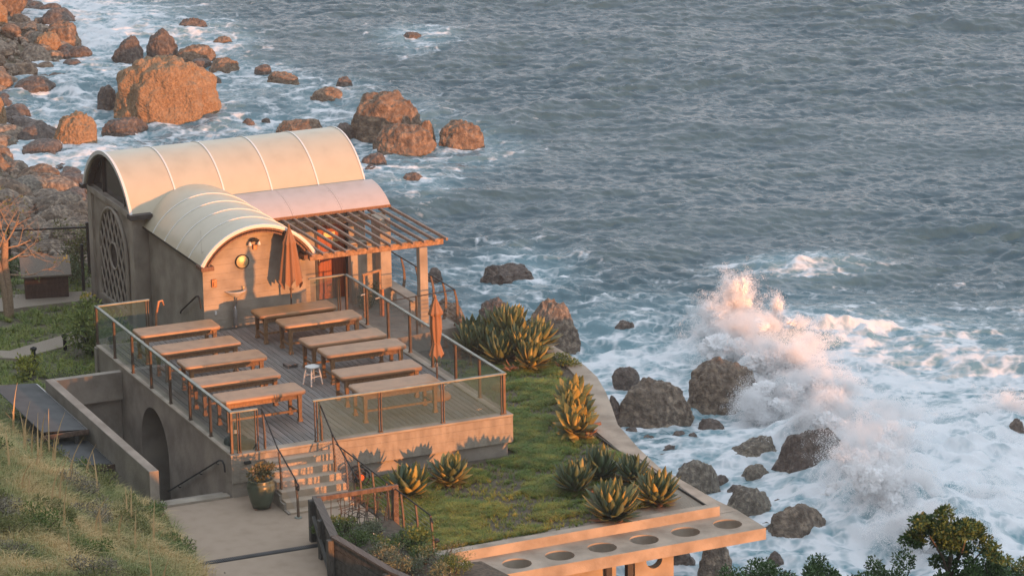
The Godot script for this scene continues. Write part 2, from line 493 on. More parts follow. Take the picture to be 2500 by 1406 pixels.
func make_land() -> void:
	# terrain sheet
	var n := noise(61, 0.25, 4)
	var xs := PackedFloat32Array()
	var zs := PackedFloat32Array()
	var x := -34.0
	while x < 26.0:
		xs.append(x)
		x += 0.22 if x > -9.0 and x < 13.0 else 0.6
	var z := -104.0
	while z < 78.0:
		zs.append(z)
		z += 0.22 if z > -24.0 and z < 12.0 else 0.6
	var v := PackedVector3Array()
	var idx := PackedInt32Array()
	for j in zs.size():
		for i in xs.size():
			var h := ground_height(xs[i], zs[j])
			h += n.get_noise_2d(xs[i], zs[j]) * (0.35 if zs[j] < -22.0 else 0.12)
			if xs[i] > -1.75 and xs[i] < 9.0 and zs[j] > -18.0 and zs[j] < 6.3:    # under the buildings, the terrace and the paving
				if xs[i] > 2.6 or zs[j] > -8.0: h = minf(h, -3.6)
				if zs[j] > 0.2 and xs[i] < 0.3 : h = minf(h, -1.6)
			if xs[i] > -1.75 and xs[i] < 2.0 and zs[j] > -7.9 and zs[j] < 0.0: h = -3.6
			v.append(Vector3(xs[i], h, zs[j]))
	for j in zs.size() - 1:
		for i in xs.size() - 1:
			var a := j * xs.size() + i
			idx.append_array([a, a + 1, a + xs.size(), a + 1, a + xs.size() + 1, a + xs.size()])
	structure(mi("hillside", grid_mesh(v, idx), M.terrain))
	# unseen rock added beyond the frame, towards the sun, to shade the near boulders
	var shade_rock := mi("added_rocky_point", rock_mesh(333, Vector3(12.0, 4.35, 6.0), 5), M.rock_b)
	shade_rock.position = Vector3(27.0, SEA - 0.3, 27.0)
	shade_rock.rotation.y = 0.2
	structure(shade_rock)
	var b := B.new()
	b.slab(PackedVector2Array([Vector2(2.4, 5.5), Vector2(9.05, 5.4), Vector2(9.2, 3.4), Vector2(9.25, 1.6), Vector2(9.15, 0.5), Vector2(9.1, -0.3), Vector2(9.6, -1.6), Vector2(10.4, -3.8), Vector2(10.9, -5.9), Vector2(10.95, -7.5), Vector2(10.2, -9.0), Vector2(6.6, -9.0), Vector2(6.6, 0.0), Vector2(2.4, 0.0)]), -1.6, -0.96)
	structure(part("garden_soil", b, M.soil))
	b = B.new()
	b.slab(PackedVector2Array([Vector2(2.4, 5.52), Vector2(9.08, 5.4), Vector2(9.15, 3.4), Vector2(9.18, 1.6), Vector2(9.1, 0.5), Vector2(8.7, 0.6), Vector2(8.75, 2.2), Vector2(8.5, 4.4), Vector2(6.2, 5.1), Vector2(2.9, 5.2)]), -0.99, -0.95)
	structure(part("gravel_border", b, M.gravel))
	b = B.new()
	b.slab(PackedVector2Array([Vector2(-2.2, 3.72), Vector2(-1.62, 0.02), Vector2(0.0, 0.02), Vector2(2.35, 0.02), Vector2(2.35, 3.5), Vector2(0.72, 3.5), Vector2(0.6, 3.72)]), -1.5, -0.95)
	structure(part("patio", b, M.patio))
	b = B.new()
	b.slab(PackedVector2Array([Vector2(-2.6, 3.93), Vector2(0.62, 3.93), Vector2(0.35, 5.2), Vector2(0.5, 9.0), Vector2(-3.0, 9.0)]), -1.5, -0.962)
	structure(part("driveway", b, M.patio))
	b = B.new()
	b.slab(PackedVector2Array([Vector2(-1.6, 0.04), Vector2(-0.05, 0.04), Vector2(-0.05, -0.22), Vector2(-1.6, -0.22)]), -1.4, -0.90)
	tag(part("concrete_step", b, M.concrete_pale), "low concrete sill between the patio and the sunken stairwell", "step")
	b = B.new()
	b.slab(PackedVector2Array([Vector2(6.86, -13.0), Vector2(9.35, -13.0), Vector2(9.35, -9.0), Vector2(6.86, -8.6)]), -1.2, -0.50)
	structure(part("walkway", b, M.concrete))
	b = B.new()
	b.slab(PackedVector2Array([Vector2(-2.4, -13.6), Vector2(-1.2, -12.7), Vector2(0.6, -13.4), Vector2(1.9, -14.6), Vector2(1.9, -15.3), Vector2(0.5, -14.3), Vector2(-1.2, -13.5), Vector2(-2.4, -14.4)]), -1.2, -0.90)
	structure(part("garden_path", b, M.gravel))
	b = B.new()
	b.slab(PackedVector2Array([Vector2(-0.6, -18.3), Vector2(0.4, -18.8), Vector2(2.3, -18.2), Vector2(2.3, -17.3), Vector2(0.3, -17.4), Vector2(-0.6, -17.2)]), -1.2, -0.90)
	structure(part("yard_path", b, M.gravel))
	# slotted drain across the paving: a channel with its bars
	var d := thing("floor_drain", "long black slotted drain set across the tan patio paving", "drain", Vector3(-0.7, -0.95, 3.82))
	b = B.new()
	b.box(Vector3(0, -0.055, 0), Vector3(2.6, 0.05, 0.2))
	part("channel", b, M.iron, d)
	var one := B.new()
	one.box(Vector3.ZERO, Vector3(0.022, 0.03, 0.17))
	var om := one.done()
	for k in 58:
		var o := mi("bar", om, M.metal_sheet, d)
		o.position = Vector3(-1.28 + k * 0.045, -0.01, 0)

func grid_mesh(v: PackedVector3Array, idx: PackedInt32Array, uv := PackedVector2Array(), colors := PackedColorArray()) -> ArrayMesh:
	var nrm := PackedVector3Array()
	nrm.resize(v.size())
	for k in range(0, idx.size(), 3):
		var a := idx[k]
		var b := idx[k + 1]
		var c := idx[k + 2]
		var f := (v[c] - v[a]).cross(v[b] - v[a])
		nrm[a] += f
		nrm[b] += f
		nrm[c] += f
	for k in nrm.size(): nrm[k] = nrm[k].normalized()
	var arr := []
	arr.resize(Mesh.ARRAY_MAX)
	arr[Mesh.ARRAY_VERTEX] = v
	arr[Mesh.ARRAY_NORMAL] = nrm
	arr[Mesh.ARRAY_INDEX] = idx
	if uv.size(): arr[Mesh.ARRAY_TEX_UV] = uv
	if colors.size(): arr[Mesh.ARRAY_COLOR] = colors
	var m := ArrayMesh.new()
	m.add_surface_from_arrays(Mesh.PRIMITIVE_TRIANGLES, arr)
	return m

# ---------------------------------------------------------------- sea
# The fine sheet of sea lies on its own axes: q runs along the shore (right), p runs out to sea.
const Q := Vector3(0.91515, 0, 0.40314)
const PP := Vector3(0.40314, 0, -0.91515)
const S0 := Vector3(-23.334, 0, 68.495)
const P0 := 78.0
const P1 := 170.0
const Q0 := -29.0
const Q1 := 29.0
var breakers := []

func on_sea(q: float, p: float) -> Vector3:
	return S0 + Q * q + PP * p

func sea_pq(x: float, z: float) -> Vector2:
	var d := Vector3(x, 0, z) - S0
	return Vector2(d.dot(Q), d.dot(PP))

var nw := []
func wave(q: float, p: float) -> float:
	var wq: float = nw[3].get_noise_2d(q, p) * 2.2
	var gust: float = 0.85 + 0.75 * nw[3].get_noise_2d(q * 0.7 + 90.0, p * 0.5)      # calmer and rougher stretches
	var y: float = 0.18 * sin(p * 0.43 + q * 0.16 + wq) + 0.06 * sin(p * 0.95 - q * 0.33 + wq * 1.7)
	var a: float = nw[0].get_noise_2d(q * 0.55 + wq * 0.4, p)
	y += 0.38 * gust * (0.42 - absf(a))
	var c: float = nw[1].get_noise_2d(q * 0.6 + 31.0, p + 0.5 * y)
	y += 0.13 * gust * (0.35 - absf(c))
	y += 0.05 * nw[2].get_noise_2d(q * 0.7, p)
	return y

func surge(q: float, p: float) -> float:   # the breaking wave off the boulders and the heaped foam round it
	var y := 0.0
	for b in breakers:
		var dq: float = (q - b[0]) / b[2]
		var dp: float = (p - b[1]) / b[3]
		var r := dq * dq + dp * dp
		if r < 9.0: y += b[4] * exp(-r)
	return y

func make_sea() -> void:
	nw = [noise(71, 0.32, 3), noise(72, 0.95, 2), noise(73, 3.0, 2), noise(74, 0.07, 2)]
	# [q, p, width across, width out, height]
	breakers = [[6.6, 101.5, 1.0, 1.0, 0.5], [7.3, 97.5, 1.2, 1.2, 0.7], [8.0, 94.5, 1.4, 1.3, 0.8], [8.8, 90.5, 1.5, 1.4, 0.8], [9.3, 86.5, 1.6, 1.6, 0.8], [10.5, 83.5, 2.0, 1.6, 0.7], [11.5, 88.5, 2.2, 1.8, 0.5], [13.5, 91.5, 2.2, 1.8, 0.35], [9.5, 101.5, 2.5, 1.0, 0.5], [9.6, 110.5, 1.6, 0.8, 0.3]]
	var dq := 0.115
	var dp := 0.105
	var nx := int((Q1 - Q0) / dq) + 1
	var nz := int((P1 - P0) / dp) + 1
	var v := PackedVector3Array()
	var uv := PackedVector2Array()
	v.resize(nx * nz)
	uv.resize(nx * nz)
	var foam_bump := noise(75, 0.9, 3)
	for j in nz:
		var p := P0 + j * dp
		for i in nx:
			var q := Q0 + i * dq
			var s := surge(q, p)
			var y := wave(q, p)
			if s > 0.01: y += s * (1.0 + 0.75 * foam_bump.get_noise_2d(q, p))
			v[j * nx + i] = Vector3(q, y, -p)
			uv[j * nx + i] = Vector2((q - Q0) / (Q1 - Q0), (p - P0) / (P1 - P0))
	var idx := PackedInt32Array()
	idx.resize((nx - 1) * (nz - 1) * 6)
	var k := 0
	for j in nz - 1:
		for i in nx - 1:
			var a := j * nx + i
			idx[k] = a; idx[k + 1] = a + nx; idx[k + 2] = a + 1
			idx[k + 3] = a + 1; idx[k + 4] = a + nx; idx[k + 5] = a + nx + 1
			k += 6
	var m := StandardMaterial3D.new()
	m.resource_name = "sea"
	var im := foam_images()
	m.albedo_texture = im[0]
	m.roughness = 1.0
	m.roughness_texture = im[1]
	m.roughness_texture_channel = BaseMaterial3D.TEXTURE_CHANNEL_RED
	m.metallic_specular = 0.42
	m.texture_repeat = false
	m.heightmap_enabled = true
	m.heightmap_texture = im[2]
	m.heightmap_scale = 3.5
	M["sea"] = m
	var o := mi("sea", grid_mesh(v, idx, uv), m)
	o.transform = Transform3D(Basis(Q, Vector3.UP, -PP), S0 + Vector3(0, SEA, 0))
	structure(o)
	# open water all round, out to the horizon
	var far := StandardMaterial3D.new()
	far.resource_name = "open_sea"
	far.albedo_color = lin(0.04, 0.086, 0.108)
	far.roughness = 0.25
	var b := B.new()
	b.box(Vector3(0, SEA - 3.0, -60), Vector3(760, 4.4, 760))
	structure(part("open_sea", b, far))

func foam_images() -> Array:
	var size := 2048
	# how much foam drifts where: coarse field, 128 by 128, from the boulders, the shore and the breakers
	var fc := 128
	var field := PackedFloat32Array()
	field.resize(fc * fc)
	var rr := []
	for r in ROCKS:
		var c := sea_pq(r[0], r[1])
		rr.append([c.x, c.y, r[2]])
	var patch := noise(81, 0.05, 3)
	for j in fc:
		var p := lerpf(P0, P1, j / float(fc - 1))
		for i in fc:
			var q := lerpf(Q0, Q1, i / float(fc - 1))
			var f := 0.0
			for r in rr:
				var d: float = Vector2((q - r[0]), (p - r[1]) * 0.55).length() / (0.9 + r[2] * 0.75)
				if d < 4.0: f = maxf(f, 0.85 * exp(-d * d * 0.45))
			for b in breakers:
				var d2: float = pow((q - b[0]) / (b[2] * 1.7), 2) + pow((p - b[1]) / (b[3] * 2.2), 2)
				if d2 < 8.0: f = maxf(f, (0.75 + 0.5 * minf(b[4], 0.9)) * exp(-d2 * 0.55))
			f = maxf(f, 0.98 * exp(-pow((q - 12.0) / 4.5, 2) - pow((p - 86.5) / 6.5, 2)))
			# surf along the shore on the left, drifting lace on the near water
			var w := on_sea(q, p)
			var e := w.x - seg(w.z, RIGHT_EDGE)
			if p > 100.0: f = maxf(f, 0.95 * exp(-pow(maxf(e - 1.0, 0.0) / 6.5, 2)))
			f = maxf(f, 0.80 * smoothstep(116.0, 93.0, p) * smoothstep(30.0, 8.0, e - 0.25 * (p - 80.0)) + 0.40 * smoothstep(118.0, 96.0, p))
			f = maxf(f, 0.58 * smoothstep(16.0, 4.0, e) * smoothstep(160.0, 125.0, p))
			f *= 0.78 + 0.55 * patch.get_noise_2d(q, p)
			f -= 0.45 * (1.0 - smoothstep(0.0, 0.25, f))
			field[j * fc + i] = f
	var fim := Image.create_from_data(fc, fc, false, Image.FORMAT_RF, field.to_byte_array())
	fim.resize(size, size, Image.INTERPOLATE_BILINEAR)
	var F := fim.get_data().to_float32_array()
	# three layers of lace
	var lay := []
	for s in [[91, 0.010, 2, 46.0, 2.0], [92, 0.030, 3, 20.0, 2.0], [93, 0.085, 2, 9.0, 1.5], [94, 0.05, 5, 14.0, 2.0]]:
		var n := noise(s[0], s[1], s[2])
		n.domain_warp_enabled = true
		n.domain_warp_amplitude = s[3]
		n.domain_warp_frequency = s[1] * 0.8
		n.domain_warp_fractal_type = FastNoiseLite.DOMAIN_WARP_FRACTAL_NONE
		# streaks lie along the shore: the pattern is drawn narrow and pulled wide
		var im := n.get_image(int(size / s[4]), size, false, false, false)
		im.resize(size, size, Image.INTERPOLATE_CUBIC)
		lay.append(im.get_data())
	var L0: PackedByteArray = lay[0]
	var L1: PackedByteArray = lay[1]
	var L2: PackedByteArray = lay[2]
	var L3: PackedByteArray = lay[3]
	var col := PackedByteArray()
	col.resize(size * size * 3)
	var ro := PackedByteArray()
	ro.resize(size * size)
	# linear colours through a table of sRGB bytes
	var table := PackedByteArray()
	table.resize(1025)
	for k in 1025: table[k] = int(Color(k / 1024.0, 0, 0).linear_to_srgb().r * 255.0 + 0.5)
	for k in size * size:
		var f := F[k]
		var a := absf(L0[k] - 128) * 0.030
		var b := absf(L1[k] - 128) * 0.026
		var c := absf(L2[k] - 128) * 0.022
		var w := L3[k] * 0.0039
		a = 0.0 if a > 1.0 else (1.0 - a) * (1.0 - a)
		b = 0.0 if b > 1.0 else (1.0 - b) * (1.0 - b)
		c = 0.0 if c > 1.0 else (1.0 - c)
		var lace := a * 0.46 + b * 0.42 + c * 0.24 + (w - 0.5) * 1.15
		var m := (lace - 0.94 + f * 1.2) * 1.75
		m = 0.0 if m < 0.0 else (1.0 if m > 1.0 else m)
		m = m * (0.72 + 0.28 * w)
		# milky water under the foam where air is beaten into it
		var g := f - 0.25
		g = 0.0 if g < 0.0 else (0.6 if g > 0.6 else g)
		var cr := 0.042 + 0.20 * g
		var cg := 0.100 + 0.34 * g
		var cb := 0.125 + 0.38 * g
		col[k * 3] = table[int((cr + (0.80 - cr) * m) * 1024.0)]
		col[k * 3 + 1] = table[int((cg + (0.82 - cg) * m) * 1024.0)]
		col[k * 3 + 2] = table[int((cb + (0.84 - cb) * m) * 1024.0)]
		ro[k] = int((0.24 + 0.65 * m) * 255.0)
	var ci := Image.create_from_data(size, size, false, Image.FORMAT_RGB8, col)
	var ri := Image.create_from_data(size, size, false, Image.FORMAT_L8, ro)
	# small ripples, and the thickness of the foam that lies on them
	var rip := noise(97, 0.055, 4).get_image(size, size, false, false, false)
	return [ImageTexture.create_from_image(ci), ImageTexture.create_from_image(ri), ImageTexture.create_from_image(rip)]

# ---------------------------------------------------------------- bath house
func arc_pts(c0: Vector2, c1: Vector2, rise: float, n: int) -> PackedVector2Array:   # circular arc over a chord (across, up)
	var half := c0.distance_to(c1) * 0.5
	var r := (half * half + rise * rise) / (2.0 * rise)
	var mid := (c0 + c1) * 0.5
	var a0 := asin(half / r)
	if rise > r: a0 = PI - a0
	var out := PackedVector2Array()
	var u := (c1 - c0).normalized()
	var up := Vector2(-u.y, u.x)
	if up.y < 0: up = -up
	for k in n + 1:
		var a := -a0 + 2.0 * a0 * k / n
		out.append(mid + u * (sin(a) * r) + up * (cos(a) * r - (r - rise)))
	return out

func vault_sheet(b: B, arc: PackedVector2Array, s0: float, s1: float, thick: float, along_x: bool, lift := 0.0) -> void:   # a bent sheet with thickness
	var outer := []
	var inner := []
	for k in arc.size():
		var t := (arc[mini(k + 1, arc.size() - 1)] - arc[maxi(k - 1, 0)]).normalized()
		var nn := Vector2(-t.y, t.x)
		if nn.y < 0: nn = -nn
		outer.append(arc[k] + nn * (lift + thick))
		inner.append(arc[k] + nn * lift)
	var put := func(p: Vector2, s: float) -> Vector3: return Vector3(s, p.y, p.x) if along_x else Vector3(p.x, p.y, s)
	b.smooth(true)
	for k in arc.size() - 1:
		b.quad(put.call(outer[k], s0), put.call(outer[k], s1), put.call(outer[k + 1], s1), put.call(outer[k + 1], s0))
		b.quad(put.call(inner[k], s1), put.call(inner[k], s0), put.call(inner[k + 1], s0), put.call(inner[k + 1], s1))
	b.smooth(false)
	for k in arc.size() - 1:
		b.quad(put.call(inner[k], s0), put.call(outer[k], s0), put.call(outer[k + 1], s0), put.call(inner[k + 1], s0))
		b.quad(put.call(outer[k], s1), put.call(inner[k], s1), put.call(inner[k + 1], s1), put.call(outer[k + 1], s1))
	for k in [0, arc.size() - 1]:
		b.quad(put.call(inner[k], s0), put.call(inner[k], s1), put.call(outer[k], s1), put.call(outer[k], s0))

func wall_courses(parent: Node, m: Material, x0: float, x1: float, y0: float, y1: float, z: float, step: float, top: Variant = null, seed_ := 1) -> void:
	# board-marked concrete facing +z: courses with recessed joints, each slightly proud of the next
	var r := RandomNumberGenerator.new()
	r.seed = seed_
	var y := y0
	while y < y1 - 0.01:
		var yt := minf(y + step * r.randf_range(0.85, 1.15), y1)
		if y1 - yt < step * 0.35: yt = y1
		var proud := r.randf_range(0.003, 0.008)
		var b := B.new()
		var n := 1 if top == null else 24
		for k in n:
			var a := lerpf(x0, x1, k / float(n))
			var c := lerpf(x0, x1, (k + 1) / float(n))
			var ta := yt - 0.0035
			var tc := ta
			if top != null:
				ta = minf(ta, top.call(a))
				tc = minf(tc, top.call(c))
				if ta <= y and tc <= y: continue
				ta = maxf(ta, y)
				tc = maxf(tc, y)
			b.quad(Vector3(a, y, z + proud), Vector3(c, y, z + proud), Vector3(c, tc, z + proud), Vector3(a, ta, z + proud))
			b.quad(Vector3(a, ta, z + proud), Vector3(c, tc, z + proud), Vector3(c, tc, z - 0.01), Vector3(a, ta, z - 0.01))
			b.quad(Vector3(a, y, z - 0.01), Vector3(c, y, z - 0.01), Vector3(c, y, z + proud), Vector3(a, y, z + proud))
		b.quad(Vector3(x0, y, z - 0.01), Vector3(x0, y, z + proud), Vector3(x0, minf(yt - 0.0035, y1), z + proud), Vector3(x0, minf(yt - 0.0035, y1), z - 0.01))
		part("board_course", b, m, parent)
		y = yt

func make_bathhouse() -> void:
	var h := thing("bath_house", "concrete bath house with white barrel-vault roofs and an arched lattice window", "building")
	var b := B.new()
	# --- large vault block: walls
	b.box(Vector3(5.7, 0.4, -16.22), Vector3(6.36, 3.3, 3.9))
	part("main_wall", b, M.concrete, h)
	b = B.new()   # corner pilasters and the beam under the end lunette
	b.box(Vector3(2.5, 0.35, -14.42), Vector3(0.1, 3.4, 0.34))
	b.box(Vector3(2.5, 0.35, -18.02), Vector3(0.1, 3.4, 0.34))
	b.box(Vector3(2.49, 1.98, -16.22), Vector3(0.12, 0.14, 4.1))
	part("end_pilasters", b, M.concrete, h)
	b = B.new()
	b.box(Vector3(2.62, 2.03, -14.14), Vector3(0.6, 0.12, 0.3))
	b.box(Vector3(5.9, 2.02, -14.17), Vector3(6.0, 0.07, 0.16))
	part("eave_gutter", b, M.dark_trim, h)
	b = B.new()
	b.box(Vector3(2.44, 2.01, -18.25), Vector3(0.3, 0.1, 0.26))
	part("corner_bracket", b, M.dark_trim, h)
	# end lunette: a recessed dark pane under the vault edge
	var arc := arc_pts(Vector2(-14.22, 2.05), Vector2(-18.22, 2.05), 1.2, 28)
	b = B.new()
	for k in arc.size() - 1:
		b.tri(Vector3(2.62, 2.0, -16.22), Vector3(2.62, arc[k + 1].y, arc[k + 1].x), Vector3(2.62, arc[k].y, arc[k].x))
	part("end_window", b, M.glass_dark, h)
	b = B.new()
	for zz in [-15.25, -17.1]:
		b = B.new()
		b.box(Vector3(2.59, 2.5, zz), Vector3(0.06, 1.0, 0.05))
		part("window_mullion", b, M.dark_trim, h)
	b = B.new()
	for k in arc.size() - 1:
		b.tri(Vector3(8.84, 2.0, -16.22), Vector3(8.84, arc[k].y, arc[k].x), Vector3(8.84, arc[k + 1].y, arc[k + 1].x))
	part("gable_end", b, M.concrete, h)
	# five bent sheets and the ribs that cover their joints
	var span := 6.5 / 5.0
	for k in 5:
		b = B.new()
		vault_sheet(b, arc, 2.42 + k * span + 0.004, 2.42 + (k + 1) * span - 0.004, 0.03, true)
		part("roof_panel", b, M.roof_white, h)
	for k in 6:
		b = B.new()
		var xx := 2.42 + k * span
		vault_sheet(b, arc, xx - 0.02, xx + 0.02, 0.022, true, 0.03)
		part("roof_rib", b, M.roof_trim, h)
	b = B.new()
	vault_sheet(b, arc, 2.36, 2.42, 0.10, true, -0.02)
	part("end_trim", b, M.roof_trim, h)
	b = B.new()
	vault_sheet(b, arc, 2.45, 2.60, 0.05, true, -0.09)
	part("end_frame", b, M.dark_trim, h)
	b = B.new()
	b.box(Vector3(5.67, 2.055, -14.20), Vector3(6.5, 0.035, 0.06))
	part("eave_trim", b, M.roof_trim, h)
	# --- lattice window on the end wall
	make_lattice(h)
	# --- small vault block
	b = B.new()
	b.box(Vector3(4.22, 0.40, -12.1), Vector3(2.72, 2.6, 4.24))
	b.box(Vector3(4.22, -0.93, -12.1), Vector3(2.72, 0.1, 4.24))
	part("side_wall", b, M.concrete, h)
	var arc2 := arc_pts(Vector2(2.74, 1.72), Vector2(5.68, 1.72), 0.86, 24)
	var r2 := (1.47 * 1.47 + 0.86 * 0.86) / (2.0 * 0.86)
	var under := func(x: float) -> float: return sqrt(maxf(r2 * r2 - (x - 4.21) * (x - 4.21), 0.0)) - r2 + 1.72 + 0.86 - 0.02
	wall_courses(h, M.concrete_pale, 2.86, 5.57, -0.02, 2.56, -9.97, 0.20, under, 4)
	b = B.new()
	for k in 24:
		var a := lerpf(2.86, 5.57, k / 24.0)
		var c := lerpf(2.86, 5.57, (k + 1) / 24.0)
		b.quad(Vector3(a, 1.6, -9.98), Vector3(c, 1.6, -9.98), Vector3(c, under.call(c), -9.98), Vector3(a, under.call(a), -9.98))
	part("front_gable", b, M.concrete, h)
	var zs := [-9.62, -10.55, -11.5, -12.45, -13.4, -15.4]
	for k in 5:
		b = B.new()
		vault_sheet(b, arc2, zs[k + 1] + 0.004, zs[k] - 0.004, 0.028, false)
		part("roof_panel", b, M.roof_white, h)
		if k > 0:
			b = B.new()
			vault_sheet(b, arc2, zs[k] - 0.016, zs[k] + 0.016, 0.016, false, 0.028)
			part("roof_rib", b, M.roof_trim, h)
	b = B.new()
	vault_sheet(b, arc2, -9.62, -9.56, 0.085, false, -0.03)
	part("front_trim", b, M.roof_trim, h)
	b = B.new()
	vault_sheet(b, arc2, -9.56, -9.545, 0.03, false, -0.012)
	part("front_bead", b, M.roof_trim, h)
	b = B.new()
	var arc3 := arc_pts(Vector2(2.84, 1.66), Vector2(5.58, 1.66), 0.80, 24)
	vault_sheet(b, arc3, -9.94, -9.60, 0.03, false, -0.0)
	part("soffit", b, M.brown_trim, h)
	b = B.new()
	vault_sheet(b, arc2, -9.645, -9.60, 0.125, false, -0.16)
	part("arch_board", b, M.brown_trim, h)
	for xx in [2.86, 5.56]:
		b = B.new()
		b.bbox(Vector3(xx, 1.66, -9.75), Vector3(0.34, 0.11, 0.42), 0.01)
		part("eave_bracket", b, M.brown_trim, h)
	b = B.new()
	b.box(Vector3(5.48, 1.56, -9.86), Vector3(0.06, 0.08, 0.16))
	part("bracket_block", b, M.dark_trim, h)
	b = B.new()
	b.box(Vector3(2.77, 1.70, -12.0), Vector3(0.09, 0.06, 4.7))
	part("eave_gutter", b, M.dark_trim, h)
	# --- lean-to vault over the entrance
	var arc4 := PackedVector2Array()
	for k in 13:
		var a := lerpf(0.62, 1.52, k / 12.0)
		arc4.append(Vector2(-14.2 + 1.28 * (cos(a) - cos(1.52)) / (cos(0.62) - cos(1.52)), 1.86 + 0.40 * (sin(a) - sin(0.62)) / (sin(1.52) - sin(0.62))))
	for k in 3:
		b = B.new()
		vault_sheet(b, arc4, 5.0 + k * 1.36 + 0.004, 5.0 + (k + 1) * 1.36 - 0.004, 0.025, true)
		var pan := part("porch_roof_panel", b, M.roof_pink, h)
		var sc := B.new()
		for q in 9:
			for xx in [0.05, 1.31]:
				var p: Vector2 = arc4[clampi(1 + q, 0, 12)]
				sc.box(Vector3(5.0 + k * 1.36 + xx, p.y + 0.026, p.x + 0.01), Vector3(0.008, 0.006, 0.008))
		stuff(part("roof_screws", sc, M.dark_trim, pan))
	b = B.new()
	b.box(Vector3(7.05, 1.83, -12.93), Vector3(4.1, 0.06, 0.05))
	part("porch_fascia", b, M.brown_trim, h)
	# --- entrance wall with the red door
	b = B.new()
	b.box(Vector3(6.28, 0.62, -13.15), Vector3(1.42, 2.4, 0.3))
	b.box(Vector3(8.12, 0.62, -13.15), Vector3(0.52, 2.4, 0.3))
	b.box(Vector3(7.43, 1.76, -13.15), Vector3(0.88, 0.14, 0.3))
	part("entrance_wall", b, M.concrete_pale, h)
	wall_courses(h, M.concrete_pale, 5.6, 6.98, -0.5, 1.8, -12.99, 0.22, null, 8)
	b = B.new()
	b.box(Vector3(7.43, 0.58, -13.12), Vector3(0.84, 2.16, 0.08))
	var door := part("door", b, M.red_door, h)
	b = B.new()
	for xx in [7.24, 7.62]:
		b.bbox(Vector3(xx, 0.2, -13.07), Vector3(0.3, 1.1, 0.03), 0.008)
	part("door_panel", b, M.red_door, door)
	b = B.new()
	b.tube([Vector3(7.08, 0.45, -13.05), Vector3(7.08, 0.45, -12.99), Vector3(7.08, 0.62, -12.99), Vector3(7.08, 0.62, -13.05)], [0.012], 6)
	part("handle", b, M.brass, door)
	b = B.new()
	b.bbox(Vector3(7.40, 1.22, -13.06), Vector3(0.34, 0.16, 0.04), 0.02)
	b.bbox(Vector3(7.56, 1.06, -13.06), Vector3(0.22, 0.10, 0.04), 0.02)
	part("door_plaque", b, M.brass, door)
	b = B.new()
	b.box(Vector3(7.0, 0.60, -13.0), Vector3(0.07, 2.2, 0.08))
	b.box(Vector3(7.87, 0.60, -13.0), Vector3(0.07, 2.2, 0.08))
	part("door_frame", b, M.dark_trim, h)
	# sill wall and pier beside the entrance
	b = B.new()
	b.box(Vector3(8.15, 0.30, -12.3), Vector3(0.98, 1.7, 0.22))
	part("sill_wall", b, M.concrete_pale, h)
	b = B.new()
	b.bbox(Vector3(8.48, 0.62, -12.1), Vector3(0.30, 2.36, 0.62), 0.012)
	part("pier", b, M.concrete_pale, h)
	b = B.new()
	b.bar(Vector3(7.7, 1.1, -12.17), Vector3(8.36, 1.1, -12.17), 0.03, 0.03)
	part("wall_rail", b, M.bronze, h)

func make_lattice(h: Node) -> void:
	# lattice in an arched opening: each bar cut where it leaves the arch
	var zc := -16.1
	var half := 1.14
	var y0 := -0.76
	var ya := 0.55
	var inside := func(z: float, y: float) -> bool:
		if y < y0 or absf(z - zc) > half: return false
		if y < ya: return true
		return pow((z - zc) / half, 2) + pow((y - ya) / 1.25, 2) < 1.0
	var b := B.new()
	var ring := []
	for k in 25:
		var a := PI * k / 24.0
		ring.append(Vector3(2.47, ya + sin(a) * 1.27, zc + cos(a) * (half + 0.03)))
	ring.push_front(Vector3(2.47, y0, zc + half + 0.03))
	ring.append(Vector3(2.47, y0, zc - half - 0.03))
	b.tube(ring, [0.055], 8)
	b.bar(Vector3(2.47, y0, zc - half), Vector3(2.47, y0, zc + half), 0.09, 0.09)
	var win := part("lattice_window", b, M.concrete, h)
	b = B.new()
	for k in 24:
		var a := PI * k / 24.0
		var c := PI * (k + 1) / 24.0
		b.quad(Vector3(2.513, ya, zc + cos(c) * half), Vector3(2.513, ya, zc + cos(a) * half), Vector3(2.513, ya + sin(a) * 1.25, zc + cos(a) * half), Vector3(2.513, ya + sin(c) * 1.25, zc + cos(c) * half))
	b.quad(Vector3(2.513, y0, zc - half), Vector3(2.513, y0, zc + half), Vector3(2.513, ya, zc + half), Vector3(2.513, ya, zc - half))
	part("pane", b, M.dark_trim, win)
	for s in [-1.0, 1.0]:
		for k in range(-12, 13):
			var run: Array = []
			for t in 121:
				var u := -3.0 + t * 0.05
				var z: float = zc + k * 0.36 + u * 0.62 * s
				var y := 0.5 + u
				var ok: bool = inside.call(z, y) and Vector2(z - (zc + 0.05), (y - 0.55)).length() > 0.36
				if ok: run.append(Vector3(2.468 + 0.012 * s, y, z))
				if (not ok or t == 120) and run.size() > 1:
					b = B.new()
					b.bar(run[0], run[-1], 0.055, 0.03, Vector3.RIGHT)
					part("lattice_bar", b, M.concrete, win)
				if not ok: run = []
	b = B.new()
	var ir := []
	for k in 25: ir.append(Vector3(2.47, 0.55 + sin(TAU * k / 24.0) * 0.36, zc + 0.05 + cos(TAU * k / 24.0) * 0.36))
	b.tube(ir, [0.035], 6, false)
	part("lattice_ring", b, M.concrete, win)

